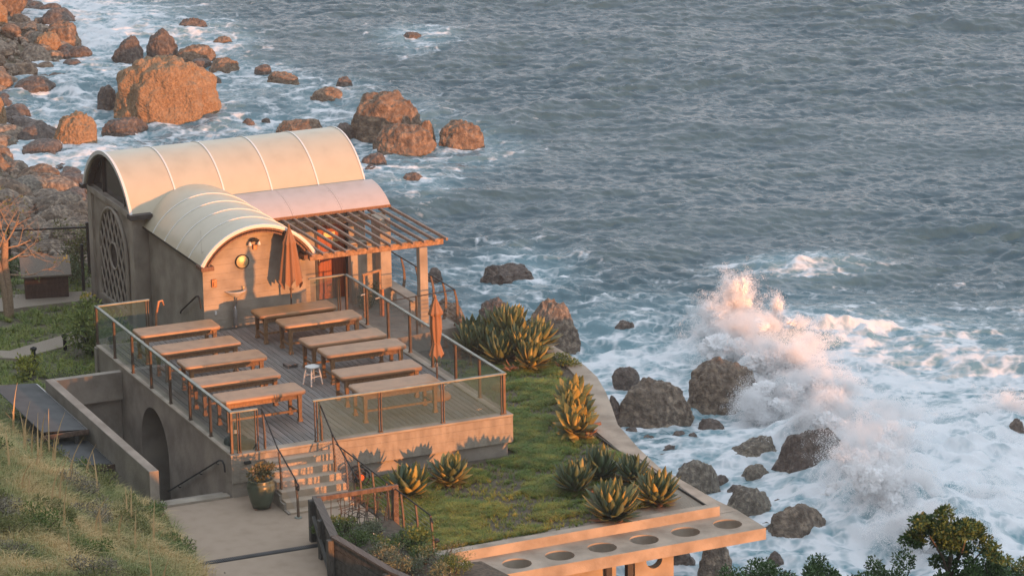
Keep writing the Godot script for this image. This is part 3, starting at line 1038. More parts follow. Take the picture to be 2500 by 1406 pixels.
func make_pergola() -> void:
	var g := thing("pergola", "weathered timber pergola of slanting rafters in front of the red door", "pergola")
	var b := B.new()
	for k in 13:
		b = B.new()
		var x := 5.48 + k * 0.302
		b.bbox(Vector3(x, 1.775, -11.08), Vector3(0.062, 0.075, 3.86), 0.008)
		part("rafter", b, M.rafter, g)
	b = B.new()
	b.bbox(Vector3(7.32, 1.655, -9.5), Vector3(3.62, 0.16, 0.11), 0.01)
	part("beam", b, M.beam, g)
	b = B.new()
	b.bbox(Vector3(7.2, 1.66, -12.72), Vector3(3.3, 0.15, 0.09), 0.01)
	part("beam", b, M.beam, g)
	b = B.new()
	b.bbox(Vector3(8.55, 0.535, -9.5), Vector3(0.22, 2.07, 0.22), 0.012)
	part("post", b, M.concrete_pale, g)

# ---------------------------------------------------------------- terrace
func make_terrace() -> void:
	var t := thing("terrace", "raised concrete terrace with a grey plank deck and an arched niche", "terrace")
	# front wall: edge beam overhanging a set-back base
	var b := B.new()
	b.box(Vector3(3.38, -0.32, -0.08), Vector3(6.76, 0.62, 0.30))
	b.box(Vector3(4.35, -0.8, -0.16), Vector3(4.64, 0.36, 0.30))
	b.box(Vector3(0.37, -0.8, -0.10), Vector3(0.74, 0.36, 0.30))
	part("front_wall", b, M.concrete, t)
	wall_courses(t, M.concrete_drip, -0.01, 6.77, -0.62, -0.02, 0.075, 0.2, null, 21)
	b = B.new()
	b.bbox(Vector3(3.38, 0.012, -0.045), Vector3(6.80, 0.05, 0.27), 0.008)
	b.bbox(Vector3(0.11, 0.012, -5.0), Vector3(0.26, 0.05, 9.62), 0.008)
	b.bbox(Vector3(6.64, 0.012, -5.0), Vector3(0.28, 0.05, 9.62), 0.008)
	part("coping", b, M.concrete_pale, t)
	# right wall and back
	b = B.new()
	b.box(Vector3(6.62, -0.5, -4.95), Vector3(0.28, 0.97, 9.4))
	b.box(Vector3(1.4, -0.5, -9.75), Vector3(2.9, 0.97, 0.2))
	part("side_wall", b, M.concrete, t)
	# left wall with the arched niche (in the plane x = 0)
	b = B.new()
	var za := -6.45
	var zb := -4.40
	var zc := (za + zb) * 0.5
	var rad := (zb - za) * 0.5
	var ys := -1.42
	var low := -3.6
	b.box(Vector3(0.11, (low - 0.0) * 0.5 - 0.008, (za - 9.85) * 0.5), Vector3(0.22, -low - 0.016, 9.85 + za))
	b.box(Vector3(0.11, (low - 0.0) * 0.5 - 0.008, zb * 0.5 - 0.12), Vector3(0.22, -low - 0.016, -zb - 0.24))
	for k in 20:
		var a0 := PI * k / 20.0
		var a1 := PI * (k + 1) / 20.0
		var p0 := Vector2(zc + cos(a0) * rad, ys + sin(a0) * rad)
		var p1 := Vector2(zc + cos(a1) * rad, ys + sin(a1) * rad)
		b.quad(Vector3(0, p1.y, p1.x), Vector3(0, p0.y, p0.x), Vector3(0, -0.016, p0.x), Vector3(0, -0.016, p1.x))
		b.quad(Vector3(0, p0.y, p0.x), Vector3(0, p1.y, p1.x), Vector3(1.3, p1.y, p1.x), Vector3(1.3, p0.y, p0.x))
	part("pit_side_wall", b, M.concrete, t)
	b = B.new()
	b.box(Vector3(1.36, -1.9, zc), Vector3(0.1, 3.6, 2.3))
	b.box(Vector3(0.76, -2.5, za - 0.06), Vector3(1.08, 2.2, 0.1))
	b.box(Vector3(0.76, -2.5, zb + 0.06), Vector3(1.08, 2.2, 0.1))
	part("niche", b, M.concrete, t)
	b = B.new()
	b.box(Vector3(3.3, -0.16, -5.0), Vector3(6.3, 0.16, 9.4))
	part("deck_frame", b, M.iron, t)
	# planks run front to back
	var pr := RandomNumberGenerator.new()
	pr.seed = 5
	var meshes := {}
	var n := 45
	var pw := (6.50 - 0.24) / n
	for k in n:
		var x := 0.24 + (k + 0.5) * pw
		var cuts := [-9.72]
		if k % 2 == 0: cuts.append_array([-6.1 if k % 4 == 0 else -7.4, -2.6 if k % 4 == 0 else -3.9])
		else: cuts.append(-4.7 - 0.6 * (k % 3))
		cuts.append(-0.185)
		for q in cuts.size() - 1:
			var len_: float = cuts[q + 1] - cuts[q] - 0.006
			var key := "%.3f" % len_
			if not meshes.has(key):
				var pb := B.new()
				pb.bbox(Vector3.ZERO, Vector3(pw - 0.011, 0.04, len_), 0.004)
				meshes[key] = pb.done()
			var o := mi("plank", meshes[key], M["plank%d" % pr.randi_range(0, 4)], t)
			o.position = Vector3(x, -0.022 + pr.randf_range(-0.002, 0.002), (cuts[q] + cuts[q + 1]) * 0.5)
	# --- sunken stairwell walls
	var p := thing("pit_wall", "grey concrete retaining wall enclosing the sunken stairwell beside the deck", "wall")
	b = B.new()
	b.bbox(Vector3(-1.75, -1.85, -4.0), Vector3(0.22, 3.5, 7.9), 0.01)
	part("long_wall", b, M.concrete, p)
	b = B.new()
	b.box(Vector3(-0.82, -0.45, -7.86), Vector3(1.62, 0.68, 0.2))
	part("cross_wall", b, M.concrete, p)
	b = B.new()
	b.box(Vector3(-0.82, -2.1, -8.0), Vector3(1.62, 2.6, 0.16))
	part("cross_wall_base", b, M.concrete, p)
	b = B.new()
	b.box(Vector3(-0.82, -3.5, -4.0), Vector3(1.62, 0.1, 7.6))
	part("pit_floor", b, M.concrete, p)
	for k in 9:
		b = B.new()
		b.box(Vector3(-0.82, -1.2 - k * 0.2, -0.45 - k * 0.3), Vector3(1.6, 0.4, 0.3))
		part("stair", b, M.concrete, p)
	var hr := thing("stairwell_handrail", "thin black iron handrail bolted to the stairwell wall", "handrail")
	b = B.new()
	b.tube([Vector3(-0.07, -2.1, -4.35), Vector3(-0.07, -0.24, -0.55), Vector3(-0.07, -0.20, -0.36), Vector3(-0.07, -0.26, -0.24), Vector3(-0.07, -0.42, -0.2)], [0.02], 8)
	part("rail", b, M.iron, hr)
	for zz in [-3.6, -2.0, -0.8]:
		b = B.new()
		var yy := lerpf(-2.1, -0.24, (zz + 4.35) / 3.8)
		b.tube([Vector3(-0.07, yy, zz), Vector3(-0.04, yy - 0.05, zz), Vector3(0.0, yy - 0.05, zz)], [0.012], 6)
		part("bracket", b, M.iron, hr)
	# --- stairs
	var s := thing("front_stairs", "pale concrete steps leading from the patio up to the deck", "stairs")
	for k in 6:
		b = B.new()
		var y := -0.155 - k * 0.158
		b.bbox(Vector3(1.50 - 0.0, (y - 0.96) * 0.5, 0.10 + 0.14 + k * 0.27), Vector3(1.52, y + 0.96 + 0.012 * k + 0.02, 0.275), 0.008)
		part("step", b, M.steps, s)
	b = B.new()
	for k in 6:
		b.box(Vector3(0.715, -0.62 - k * 0.065, 0.24 + k * 0.27), Vector3(0.05, 0.66 - k * 0.12, 0.27))
	part("stringer", b, M.concrete, s)

func make_glass_rail() -> void:
	var g := thing("glass_railing", "glass panel railing with bronze posts round the plank deck", "railing")
	var post := B.new()
	post.box(Vector3(0, 0.48, -0.028), Vector3(0.05, 0.96, 0.016))
	post.box(Vector3(0, 0.48, 0.028), Vector3(0.05, 0.96, 0.016))
	post.box(Vector3(0, 0.03, 0), Vector3(0.08, 0.02, 0.1))
	var pm := post.done()
	var add_post := func(x: float, z: float, turn: float) -> void:
		var o := mi("post", pm, M.bronze, g)
		o.position = Vector3(x, 0.02, z)
		o.rotation.y = turn
	var add_run := func(a: Vector3, b: Vector3) -> void:
		var r := B.new()
		r.bar(a + Vector3(0, 0.99, 0), b + Vector3(0, 0.99, 0), 0.075, 0.032)
		part("top_rail", r, M.verdigris, g)
	var add_pane := func(a: Vector3, b: Vector3) -> void:
		var r := B.new()
		var d := (b - a).normalized()
		var p := a + d * 0.035
		var q := b - d * 0.035
		r.quad(p + Vector3(0, 0.06, 0), q + Vector3(0, 0.06, 0), q + Vector3(0, 0.965, 0), p + Vector3(0, 0.965, 0))
		part("glass_pane", r, M.glass, g)
	for x in [0.06, 6.62]:
		for k in 8:
			add_post.call(x, -BAY * k - 0.05, 0.0)
			if k < 7: add_pane.call(Vector3(x, 0, -BAY * k - 0.05), Vector3(x, 0, -BAY * (k + 1) - 0.05))
		add_run.call(Vector3(x, 0, 0.02), Vector3(x, 0, -BAY * 7 - 0.09))
	# front: short length left of the stairs, long length right of them
	for f in [[0.06, 0.64, [0.22, 0.64]], [2.0, 6.62, [2.04, 3.57, 5.09, 6.56]]]:
		add_run.call(Vector3(f[0] - 0.03, 0.0, -0.02), Vector3(f[1] + 0.03, 0.0, -0.02))
		var last: float = f[0]
		for x in f[2]:
			add_post.call(x, -0.02, PI / 2)
			if x - last > 0.1: add_pane.call(Vector3(last, 0, -0.02), Vector3(x, 0, -0.02))
			last = x
	# returns at the back
	add_run.call(Vector3(0.06, 0, -9.88), Vector3(1.42, 0, -9.88))
	add_pane.call(Vector3(0.06, 0, -9.88), Vector3(1.36, 0, -9.88))
	add_post.call(1.36, -9.88, PI / 2)
	add_run.call(Vector3(5.62, 0, -9.88), Vector3(6.64, 0, -9.88))
	add_pane.call(Vector3(5.62, 0, -9.88), Vector3(6.5, 0, -9.88))
	add_post.call(6.42, -9.88, PI / 2)
	var c := B.new()
	c.tube([Vector3(1.55, 0.0, -9.85), Vector3(1.58, 0.6, -9.85), Vector3(1.66, 0.92, -9.85), Vector3(1.75, 0.93, -9.86), Vector3(1.79, 0.8, -9.87)], [0.03, 0.03, 0.035, 0.03, 0.02], 8)
	tag(part("curled_post", c, M.copper), "curled copper post beside the glass railing at the back of the deck", "post")
	# wall-mounted black handrail on the side of the small vault
	c = B.new()
	c.tube([Vector3(2.78, 0.05, -11.6), Vector3(2.78, 0.12, -11.55), Vector3(2.78, 0.80, -10.3), Vector3(2.78, 0.84, -10.12), Vector3(2.78, 0.74, -10.02), Vector3(2.80, 0.55, -10.0)], [0.022], 8)
	tag(part("wall_handrail", c, M.iron), "black iron handrail fixed to the shaded side wall of the small vault", "handrail")

# ---------------------------------------------------------------- things on the deck
func make_tables() -> void:
	var spots := [
		[4.66, -8.40, "brown padded massage table against the arched wall, under the folded parasol", true],
		[4.89, -7.28, "tan padded massage table next to the brown one beside the arched wall", false],
		[4.80, -5.46, "tan padded massage table third from the arched wall on the sea side", false],
		[4.88, -4.42, "tan padded massage table right behind the white stool", false],
		[4.52, -2.58, "tan padded massage table just in front of the white stool, sea side row", false],
		[4.44, -1.28, "tan padded massage table beside the cinched orange parasol's foot", false],
		[1.50, -8.05, "tan padded massage table nearest the arched wall in the stairwell-side row", false],
		[1.45, -6.42, "tan padded massage table second from the arched wall in the stairwell-side row", false],
		[1.60, -5.02, "tan padded massage table in the middle of the stairwell-side row", false],
		[1.36, -3.45, "tan padded massage table second from the front steps in the stairwell-side row", false],
		[1.43, -2.03, "tan padded massage table right beside the front steps and black cushions", false]]
	var proto := thing("massage_table", spots[0][2], "massage table", Vector3(spots[0][0], 0, spots[0][1]), 0.0, "padded massage tables on the deck")
	var b := B.new()
	b.rstack([[0.632, 0.03], [0.64, 0.012], [0.67, 0.0], [0.706, 0.004], [0.726, 0.018], [0.732, 0.04], [0.736, 0.09]], 1.02, 0.385, 0.11, Vector3.ZERO, 6)
	part("padded_top", b, M.vinyl_brown, proto)
	b = B.new()
	for s in [-1.0, 1.0]:
		b.box(Vector3(0, 0.585, 0.30 * s), Vector3(1.72, 0.10, 0.03))
	part("side_apron", b, M.table_wood, proto)
	b = B.new()
	for s in [-1.0, 1.0]:
		b.box(Vector3(0.86 * s, 0.582, 0), Vector3(0.03, 0.108, 0.6))
	part("end_apron", b, M.table_wood, proto)
	for sx in [-1.0, 1.0]:
		for sz in [-1.0, 1.0]:
			b = B.new()
			var prof := [[0.0, 0.052], [0.05, 0.05], [0.09, 0.034], [0.3, 0.038], [0.5, 0.045], [0.635, 0.05]]
			for k in prof.size() - 1:
				var lo: float = prof[k][0]
				var hi: float = prof[k + 1][0]
				var w0: float = prof[k][1]
				var w1: float = prof[k + 1][1]
				var c0 := Vector3((0.86 + 0.0) * sx, lo, (0.30 + 0.012 * (0.65 - lo)) * sz)
				var c1 := Vector3((0.86 + 0.0) * sx, hi, (0.30 + 0.012 * (0.65 - hi)) * sz)
				var e := [Vector3(-1, 0, 1), Vector3(1, 0, 1), Vector3(1, 0, -1), Vector3(-1, 0, -1)]
				for q in 4:
					b.quad(c0 + e[q] * w0, c0 + e[(q + 1) % 4] * w0, c1 + e[(q + 1) % 4] * w1, c1 + e[q] * w1)
			part("leg", b, M.table_wood, proto)
	b = B.new()
	b.box(Vector3(0, 0.24, 0.24), Vector3(1.66, 0.05, 0.03))
	part("stretcher", b, M.table_wood, proto)
	b = B.new()
	for s in [-1.0, 1.0]:
		b.box(Vector3(0.86 * s, 0.2, 0), Vector3(0.03, 0.05, 0.54))
	part("end_stretcher", b, M.table_wood, proto)
	var r := RandomNumberGenerator.new()
	r.seed = 3
	for k in range(1, spots.size()):
		var o := copy(proto, Vector3(spots[k][0], 0, spots[k][1]), r.randf_range(-0.02, 0.02), spots[k][2])
		o.get_node("padded_top").material_override = M.vinyl

func make_parasols() -> void:
	# parasol tied loosely: a long cone of folds open at the foot
	var p := thing("parasol", "folded brown parasol with loose hem leaning shade on the arched wall", "parasol", Vector3(4.98, 0, -9.45))
	var b := B.new()
	b.tube([Vector3(0, 0, 0), Vector3(0, 2.5, 0)], [0.022], 8)
	part("pole", b, M.bronze, p)
	b = B.new()
	b.smooth(true)
	var rings := []
	var hs := [1.08, 1.2, 1.5, 1.8, 2.05, 2.12, 2.2, 2.35, 2.5]
	var rs := [0.27, 0.255, 0.22, 0.18, 0.145, 0.165, 0.13, 0.075, 0.022]
	for j in hs.size():
		var ring := []
		for k in 48:
			var a := TAU * k / 48.0
			var f := 1.0 + (0.22 if j < 5 else 0.12) * cos(8.0 * a + 0.5 * sin(3.0 * a) + j * 0.05)
			var dy := 0.0
			if j == 0: dy = 0.10 * cos(8.0 * a) + 0.05 * sin(3.0 * a)
			ring.append(Vector3(cos(a) * rs[j] * f, hs[j] + dy, -sin(a) * rs[j] * f))
		rings.append(ring)
	for j in hs.size() - 1:
		for k in 48:
			var q := (k + 1) % 48
			b.quad(rings[j][k], rings[j][q], rings[j + 1][q], rings[j + 1][k])
	b.smooth(false)
	part("canopy", b, M.umbrella, p)
	b = B.new()
	b.lathe([Vector2(0.001, 2.48), Vector2(0.03, 2.5), Vector2(0.022, 2.56), Vector2(0.001, 2.6)], 10)
	part("finial", b, M.table_wood, p)
	b = B.new()
	b.tube([Vector3(0, 0.88, 0), Vector3(0, 0.95, 0)], [0.034], 10)
	b.tube([Vector3(0, 0.91, 0), Vector3(0.07, 0.91, 0.03)], [0.01], 6)
	part("crank", b, M.bronze, p)
	b = B.new()
	b.lathe([Vector2(0.26, 0.0), Vector2(0.26, 0.05), Vector2(0.10, 0.09), Vector2(0.04, 0.13), Vector2(0.03, 0.2), Vector2(0.001, 0.2)], 24)
	part("base", b, M.bronze, p)
	# parasol bound in two places
	p = thing("parasol", "folded orange parasol bound tightly in two places, standing on a brown domed base", "parasol", Vector3(5.78, 0, -1.98))
	b = B.new()
	b.tube([Vector3(0, 0.05, 0), Vector3(0, 2.45, 0)], [0.022], 8)
	part("pole", b, M.bronze, p)
	b = B.new()
	b.smooth(true)
	rings = []
	hs = [1.02, 1.08, 1.22, 1.32, 1.40, 1.52, 1.7, 1.86, 1.98, 2.02, 2.06, 2.18, 2.32, 2.40]
	rs = [0.165, 0.15, 0.11, 0.075, 0.095, 0.115, 0.13, 0.125, 0.11, 0.16, 0.155, 0.105, 0.05, 0.02]
	for j in hs.size():
		var ring := []
		for k in 48:
			var a := TAU * k / 48.0
			var f := 1.0 + 0.17 * cos(8.0 * a + j * 0.16 + 0.6 * sin(2.0 * a))
			var dy := 0.0
			if j == 0: dy = 0.05 * cos(8.0 * a)
			if j == 9: dy = 0.025 * cos(8.0 * a)
			ring.append(Vector3(cos(a) * rs[j] * f, hs[j] + dy, -sin(a) * rs[j] * f))
		rings.append(ring)
	for j in hs.size() - 1:
		for k in 48:
			var q := (k + 1) % 48
			b.quad(rings[j][k], rings[j][q], rings[j + 1][q], rings[j + 1][k])
	b.smooth(false)
	part("canopy", b, M.umbrella, p)
	b = B.new()
	b.tube([Vector3(0.085, 1.32, 0), Vector3(0.06, 1.32, -0.06), Vector3(0, 1.32, -0.085), Vector3(-0.06, 1.32, -0.06), Vector3(-0.085, 1.32, 0), Vector3(-0.06, 1.32, 0.06), Vector3(0, 1.32, 0.085), Vector3(0.06, 1.32, 0.06), Vector3(0.085, 1.32, 0)], [0.012], 6, false)
	part("tie", b, M.umbrella, p)
	b = B.new()
	b.lathe([Vector2(0.001, 2.38), Vector2(0.032, 2.4), Vector2(0.03, 2.45), Vector2(0.001, 2.48)], 10)
	part("finial", b, M.table_wood, p)
	b = B.new()
	b.tube([Vector3(0, 0.76, 0), Vector3(0, 0.84, 0)], [0.036], 10)
	b.tube([Vector3(0, 0.80, 0), Vector3(0.05, 0.82, 0.06), Vector3(0.06, 0.90, 0.08)], [0.011], 6)
	part("crank", b, M.steel, p)
	b = B.new()
	b.lathe([Vector2(0.31, 0.0), Vector2(0.32, 0.04), Vector2(0.26, 0.12), Vector2(0.14, 0.165), Vector2(0.04, 0.18), Vector2(0.03, 0.26), Vector2(0.001, 0.26)], 28)
	part("base", b, M.vinyl_brown, p)

func make_small_things() -> void:
	var b := B.new()
	# stool
	var s := thing("stool", "white painted wooden stool in the middle of the deck", "stool", Vector3(3.6, 0, -4.36), 0.3)
	b.rstack([[0.40, 0.03], [0.405, 0.006], [0.425, 0.0], [0.44, 0.006], [0.445, 0.03]], 0.16, 0.15, 0.1, Vector3.ZERO, 6)
	part("seat", b, M.white_paint, s)
	for sx in [-1.0, 1.0]:
		for sz in [-1.0, 1.0]:
			b = B.new()
			b.tube([Vector3(0.165 * sx, 0.0, 0.155 * sz), Vector3(0.14 * sx, 0.2, 0.13 * sz), Vector3(0.105 * sx, 0.41, 0.1 * sz)], [0.017, 0.022, 0.018], 8)
			part("leg", b, M.white_paint, s)
	for e in [[-1, 1, 1, 1, 0.20], [-1, -1, 1, -1, 0.20], [-1, -1, -1, 1, 0.27], [1, -1, 1, 1, 0.27]]:
		b = B.new()
		b.tube([Vector3(0.14 * e[0], e[4], 0.13 * e[1]), Vector3(0.14 * e[2], e[4], 0.13 * e[3])], [0.011], 6)
		part("rung", b, M.white_paint, s)
	# round mirror
	var m := thing("round_mirror", "round wall mirror with a dark rim, coloured gold for the reflected sun", "mirror", Vector3(3.9, 1.64, -9.955))
	b = B.new()
	b.smooth(true)
	for k in 28:
		var a := TAU * k / 28.0
		var c := TAU * (k + 1) / 28.0
		for q in 4:
			var r0 := 0.165 * q / 4.0
			var r1 := 0.165 * (q + 1) / 4.0
			var z0 := 0.055 - 0.035 * pow(r0 / 0.165, 2)
			var z1 := 0.055 - 0.035 * pow(r1 / 0.165, 2)
			b.quad(Vector3(cos(a) * r0, sin(a) * r0, z0), Vector3(cos(a) * r1, sin(a) * r1, z1), Vector3(cos(c) * r1, sin(c) * r1, z1), Vector3(cos(c) * r0, sin(c) * r0, z0))
	b.smooth(false)
	part("glass_disc", b, M.brass, m)  # golden reflected sunlight is put into the colour of the disc
	b = B.new()
	var ring := []
	for k in 29: ring.append(Vector3(cos(TAU * k / 28.0) * 0.17, sin(TAU * k / 28.0) * 0.17, 0.02))
	b.tube(ring, [0.016], 6, false)
	part("rim", b, M.iron, m)
	# twin floodlight
	var l := thing("wall_lamp", "unlit black twin floodlight above a copper box on the arched wall", "lamp", Vector3(4.22, 2.08, -9.96))
	b = B.new()
	b.tube([Vector3(-0.11, 0.07, 0.08), Vector3(-0.05, 0.10, 0.1), Vector3(0.04, 0.10, 0.1), Vector3(0.10, 0.06, 0.1)], [0.035, 0.045, 0.045, 0.035], 10)
	b.tube([Vector3(0, 0.08, 0.0), Vector3(0, 0.08, 0.1)], [0.03], 8)
	part("housing", b, M.iron, l)
	for sx in [-1.0, 1.0]:
		b = B.new()
		b.lathe([Vector2(0.001, -0.05), Vector2(0.04, -0.045), Vector2(0.05, -0.02), Vector2(0.03, 0.04), Vector2(0.02, 0.06)], 12, Vector3(0.12 * sx - 0.01, -0.0, 0.1))
		part("reflector", b, M.porcelain, l)
	b = B.new()
	b.bbox(Vector3(0.02, -0.10, 0.035), Vector3(0.10, 0.12, 0.07), 0.008)
	part("junction_box", b, M.copper, l)
	# wash basin and its trap
	var w := thing("wash_basin", "white half-round wash basin fixed to the concrete wall", "basin", Vector3(3.69, 0.92, -9.955))
	b = B.new()
	b.smooth(true)
	for j in 6:
		for k in 16:
			var f := func(jj: int, kk: int) -> Vector3:
				var a := PI * kk / 16.0
				var t := jj / 6.0
				var r := pow(1.0 - t, 0.75)
				return Vector3(cos(a) * 0.27 * r, -0.17 * t, sin(a) * 0.25 * r)
			b.quad(f.call(j, k), f.call(j + 1, k), f.call(j + 1, k + 1), f.call(j, k + 1))
	b.smooth(false)
	part("bowl", b, M.porcelain, w)
	b = B.new()
	for k in 16:
		var a := PI * k / 16.0
		var c := PI * (k + 1) / 16.0
		b.quad(Vector3(cos(a) * 0.275, 0.012, sin(a) * 0.255), Vector3(cos(c) * 0.275, 0.012, sin(c) * 0.255), Vector3(cos(c) * 0.225, 0.012, sin(c) * 0.20 + 0.01), Vector3(cos(a) * 0.225, 0.012, sin(a) * 0.20 + 0.01))
		b.quad(Vector3(cos(a) * 0.225, 0.012, sin(a) * 0.20 + 0.01), Vector3(cos(c) * 0.225, 0.012, sin(c) * 0.20 + 0.01), Vector3(0, -0.12, 0.08), Vector3(0, -0.12, 0.08))
		b.quad(Vector3(cos(c) * 0.275, 0.012, sin(c) * 0.255), Vector3(cos(a) * 0.275, 0.012, sin(a) * 0.255), Vector3(cos(a) * 0.27, -0.004, sin(a) * 0.25), Vector3(cos(c) * 0.27, -0.004, sin(c) * 0.25))
	part("rim", b, M.porcelain, w)
	b = B.new()
	b.tube([Vector3(0.2, 0.0, 0.06), Vector3(0.2, 0.08, 0.06), Vector3(0.19, 0.09, 0.11)], [0.013], 8)
	part("tap", b, M.brass, w)
	b = B.new()
	b.tube([Vector3(0, -0.16, 0.09), Vector3(0, -0.28, 0.06), Vector3(-0.02, -0.4, 0.03)], [0.02], 8)
	part("drain_pipe", b, M.steel, w)
	b = B.new()
	b.lathe([Vector2(0.055, 0.0), Vector2(0.055, 0.42), Vector2(0.03, 0.48), Vector2(0.03, 0.52), Vector2(0.001, 0.53)], 14, Vector3(3.63, 0.02, -9.85))
	tag(part("steel_canister", b, M.steel), "slim grey steel canister standing under the wash basin", "canister")
	b = B.new()
	b.bbox(Vector3(3.14, 1.18, -9.93), Vector3(0.13, 0.20, 0.05), 0.01)
	var disp := thing("soap_dispenser", "small copper-coloured box on the arched wall beside the corner", "dispenser")
	part("case", b, M.copper, disp)
	b = B.new()
	b.bbox(Vector3(3.145, 1.16, -9.895), Vector3(0.07, 0.12, 0.03), 0.01)
	part("push_plate", b, M.copper, disp)
	b = B.new()
	b.bbox(Vector3(3.16, 0.41, -9.95), Vector3(0.055, 0.10, 0.02), 0.005)
	tag(part("socket_plate", b, M.white_paint), "small white electrical socket plate low on the arched wall", "socket")
	# black floor cushions and a bottle in the corner
	for c in [[0.40, -0.75, 0.3, "black floor cushion tucked into the railing corner"], [0.47, -0.36, -0.2, "black floor cushion lying at the top of the front steps"]]:
		var q := B.new()
		q.rstack([[0.0, 0.06], [0.03, 0.012], [0.09, 0.0], [0.15, 0.02], [0.19, 0.08], [0.205, 0.15]], 0.27, 0.21, 0.17, Vector3.ZERO, 6)
		var cu := thing("floor_cushion", c[3], "cushion", Vector3(c[0], 0.0, c[1]), c[2], "black floor cushions")
		part("cover", q, M.cushion, cu)
		q = B.new()
		q.tube([Vector3(-0.25, 0.1, 0.16), Vector3(0.0, 0.1, 0.218), Vector3(0.25, 0.1, 0.16)], [0.012], 6)
		part("piping", q, M.cushion, cu)
	var bo := thing("dark_bottle", "dark bottle with a white label standing on the black cushion", "bottle", Vector3(0.40, 0.2, -0.78))
	b = B.new()
	b.lathe([Vector2(0.001, 0.0), Vector2(0.036, 0.0), Vector2(0.036, 0.2), Vector2(0.014, 0.25), Vector2(0.014, 0.32), Vector2(0.001, 0.32)], 14)
	part("glass", b, M.bottle, bo)
	b = B.new()
	b.lathe([Vector2(0.0368, 0.05), Vector2(0.0368, 0.14)], 14)
	part("label_band", b, M.paper, bo)
	b = B.new()
	b.lathe([Vector2(0.017, 0.31), Vector2(0.017, 0.345), Vector2(0.001, 0.346)], 10)
	part("cap", b, M.copper, bo)
	# crate of slats beneath the tables
	var cr := thing("slatted_footrest", "low grey slatted footrest lying on the planks between tables", "footrest", Vector3(3.64, 0.0, -5.98), 0.1)
	for k in 5:
		b = B.new()
		b.box(Vector3(0, 0.07, -0.12 + k * 0.06), Vector3(0.3, 0.018, 0.04))
		part("slat", b, M.plank1, cr)
	b = B.new()
	for sx in [-1.0, 1.0]: b.box(Vector3(0.12 * sx, 0.03, 0), Vector3(0.03, 0.06, 0.28))
	part("runner", b, M.plank1, cr)

# ---------------------------------------------------------------- rails round the stairs and the garden
func leaf_post(b: B, foot: Vector3, top: Vector3, bow: Vector3) -> void:   # a flat timber blade bowed along its length
	var n := 8
	var pts := []
	for k in n + 1:
		var t := k / float(n)
		pts.append(foot.lerp(top, t) + bow * sin(PI * t))
	var side := (top - foot).cross(bow if bow.length() > 0.001 else Vector3(0, 0, 1)).normalized()
	for k in n:
		var t0 := k / float(n)
		var t1 := (k + 1) / float(n)
		var w0 := lerpf(0.042, 0.02, t0)
		var w1 := lerpf(0.042, 0.02, t1)
		var f := (top - foot).normalized().cross(side).normalized()
		var a: Vector3 = pts[k]
		var c: Vector3 = pts[k + 1]
		var e := [[1, 1], [-1, 1], [-1, -1], [1, -1]]
		for q in 4:
			var e0: Array = e[q]
			var e1: Array = e[(q + 1) % 4]
			b.quad(a + f * w0 * e0[0] + side * 0.018 * e0[1], a + f * w0 * e1[0] + side * 0.018 * e1[1], c + f * w1 * e1[0] + side * 0.018 * e1[1], c + f * w1 * e0[0] + side * 0.018 * e0[1])

func stair_rail(called: String, label: String, x: float, posts: Array, rail: Array, cables: int) -> void:
	var h := thing(called, label, "handrail", Vector3.ZERO, 0.0, "cable handrails of the steps")
	for p in posts:
		var b := B.new()
		leaf_post(b, Vector3(x, p[0], p[1]), Vector3(x, p[2], p[3]), Vector3(0, 0, 0.05))
		var o := part("post", b, M.post_wood, h)
		b = B.new()
		b.lathe([Vector2(0.001, 0.0), Vector2(0.085, 0.0), Vector2(0.085, 0.012), Vector2(0.04, 0.025), Vector2(0.001, 0.025)], 16, Vector3(x, p[0] + 0.004, p[1]))
		part("foot_plate", b, M.verdigris, o)
	var pts := []
	for r in rail: pts.append(Vector3(x, r[0], r[1]))
	# the scroll at the lower end
	var c: Vector3 = pts[-1]
	var start := pts.size()
	for k in 17:
		var a := 0.5 - k * 0.47
		var rad := 0.085 * (1.0 - k / 19.0)
		pts.append(c + Vector3(0, -0.085 + sin(a + 1.1) * rad, 0.03 + cos(a + 1.1) * rad))
	var b := B.new()
	b.tube(pts, [0.017], 8)
	part("rail", b, M.iron, h)
	var p0: Array = posts[0]
	var p1: Array = posts[-1]
	for k in cables:
		var t := (k + 1.0) / (cables + 1.0)
		b = B.new()
		b.tube([Vector3(x, lerpf(p0[0], p0[2], t), lerpf(p0[1], p0[3], t)), Vector3(x, lerpf(p1[0], p1[2], t), lerpf(p1[1], p1[3], t))], [0.004], 5)
		part("cable", b, M.cable, h)

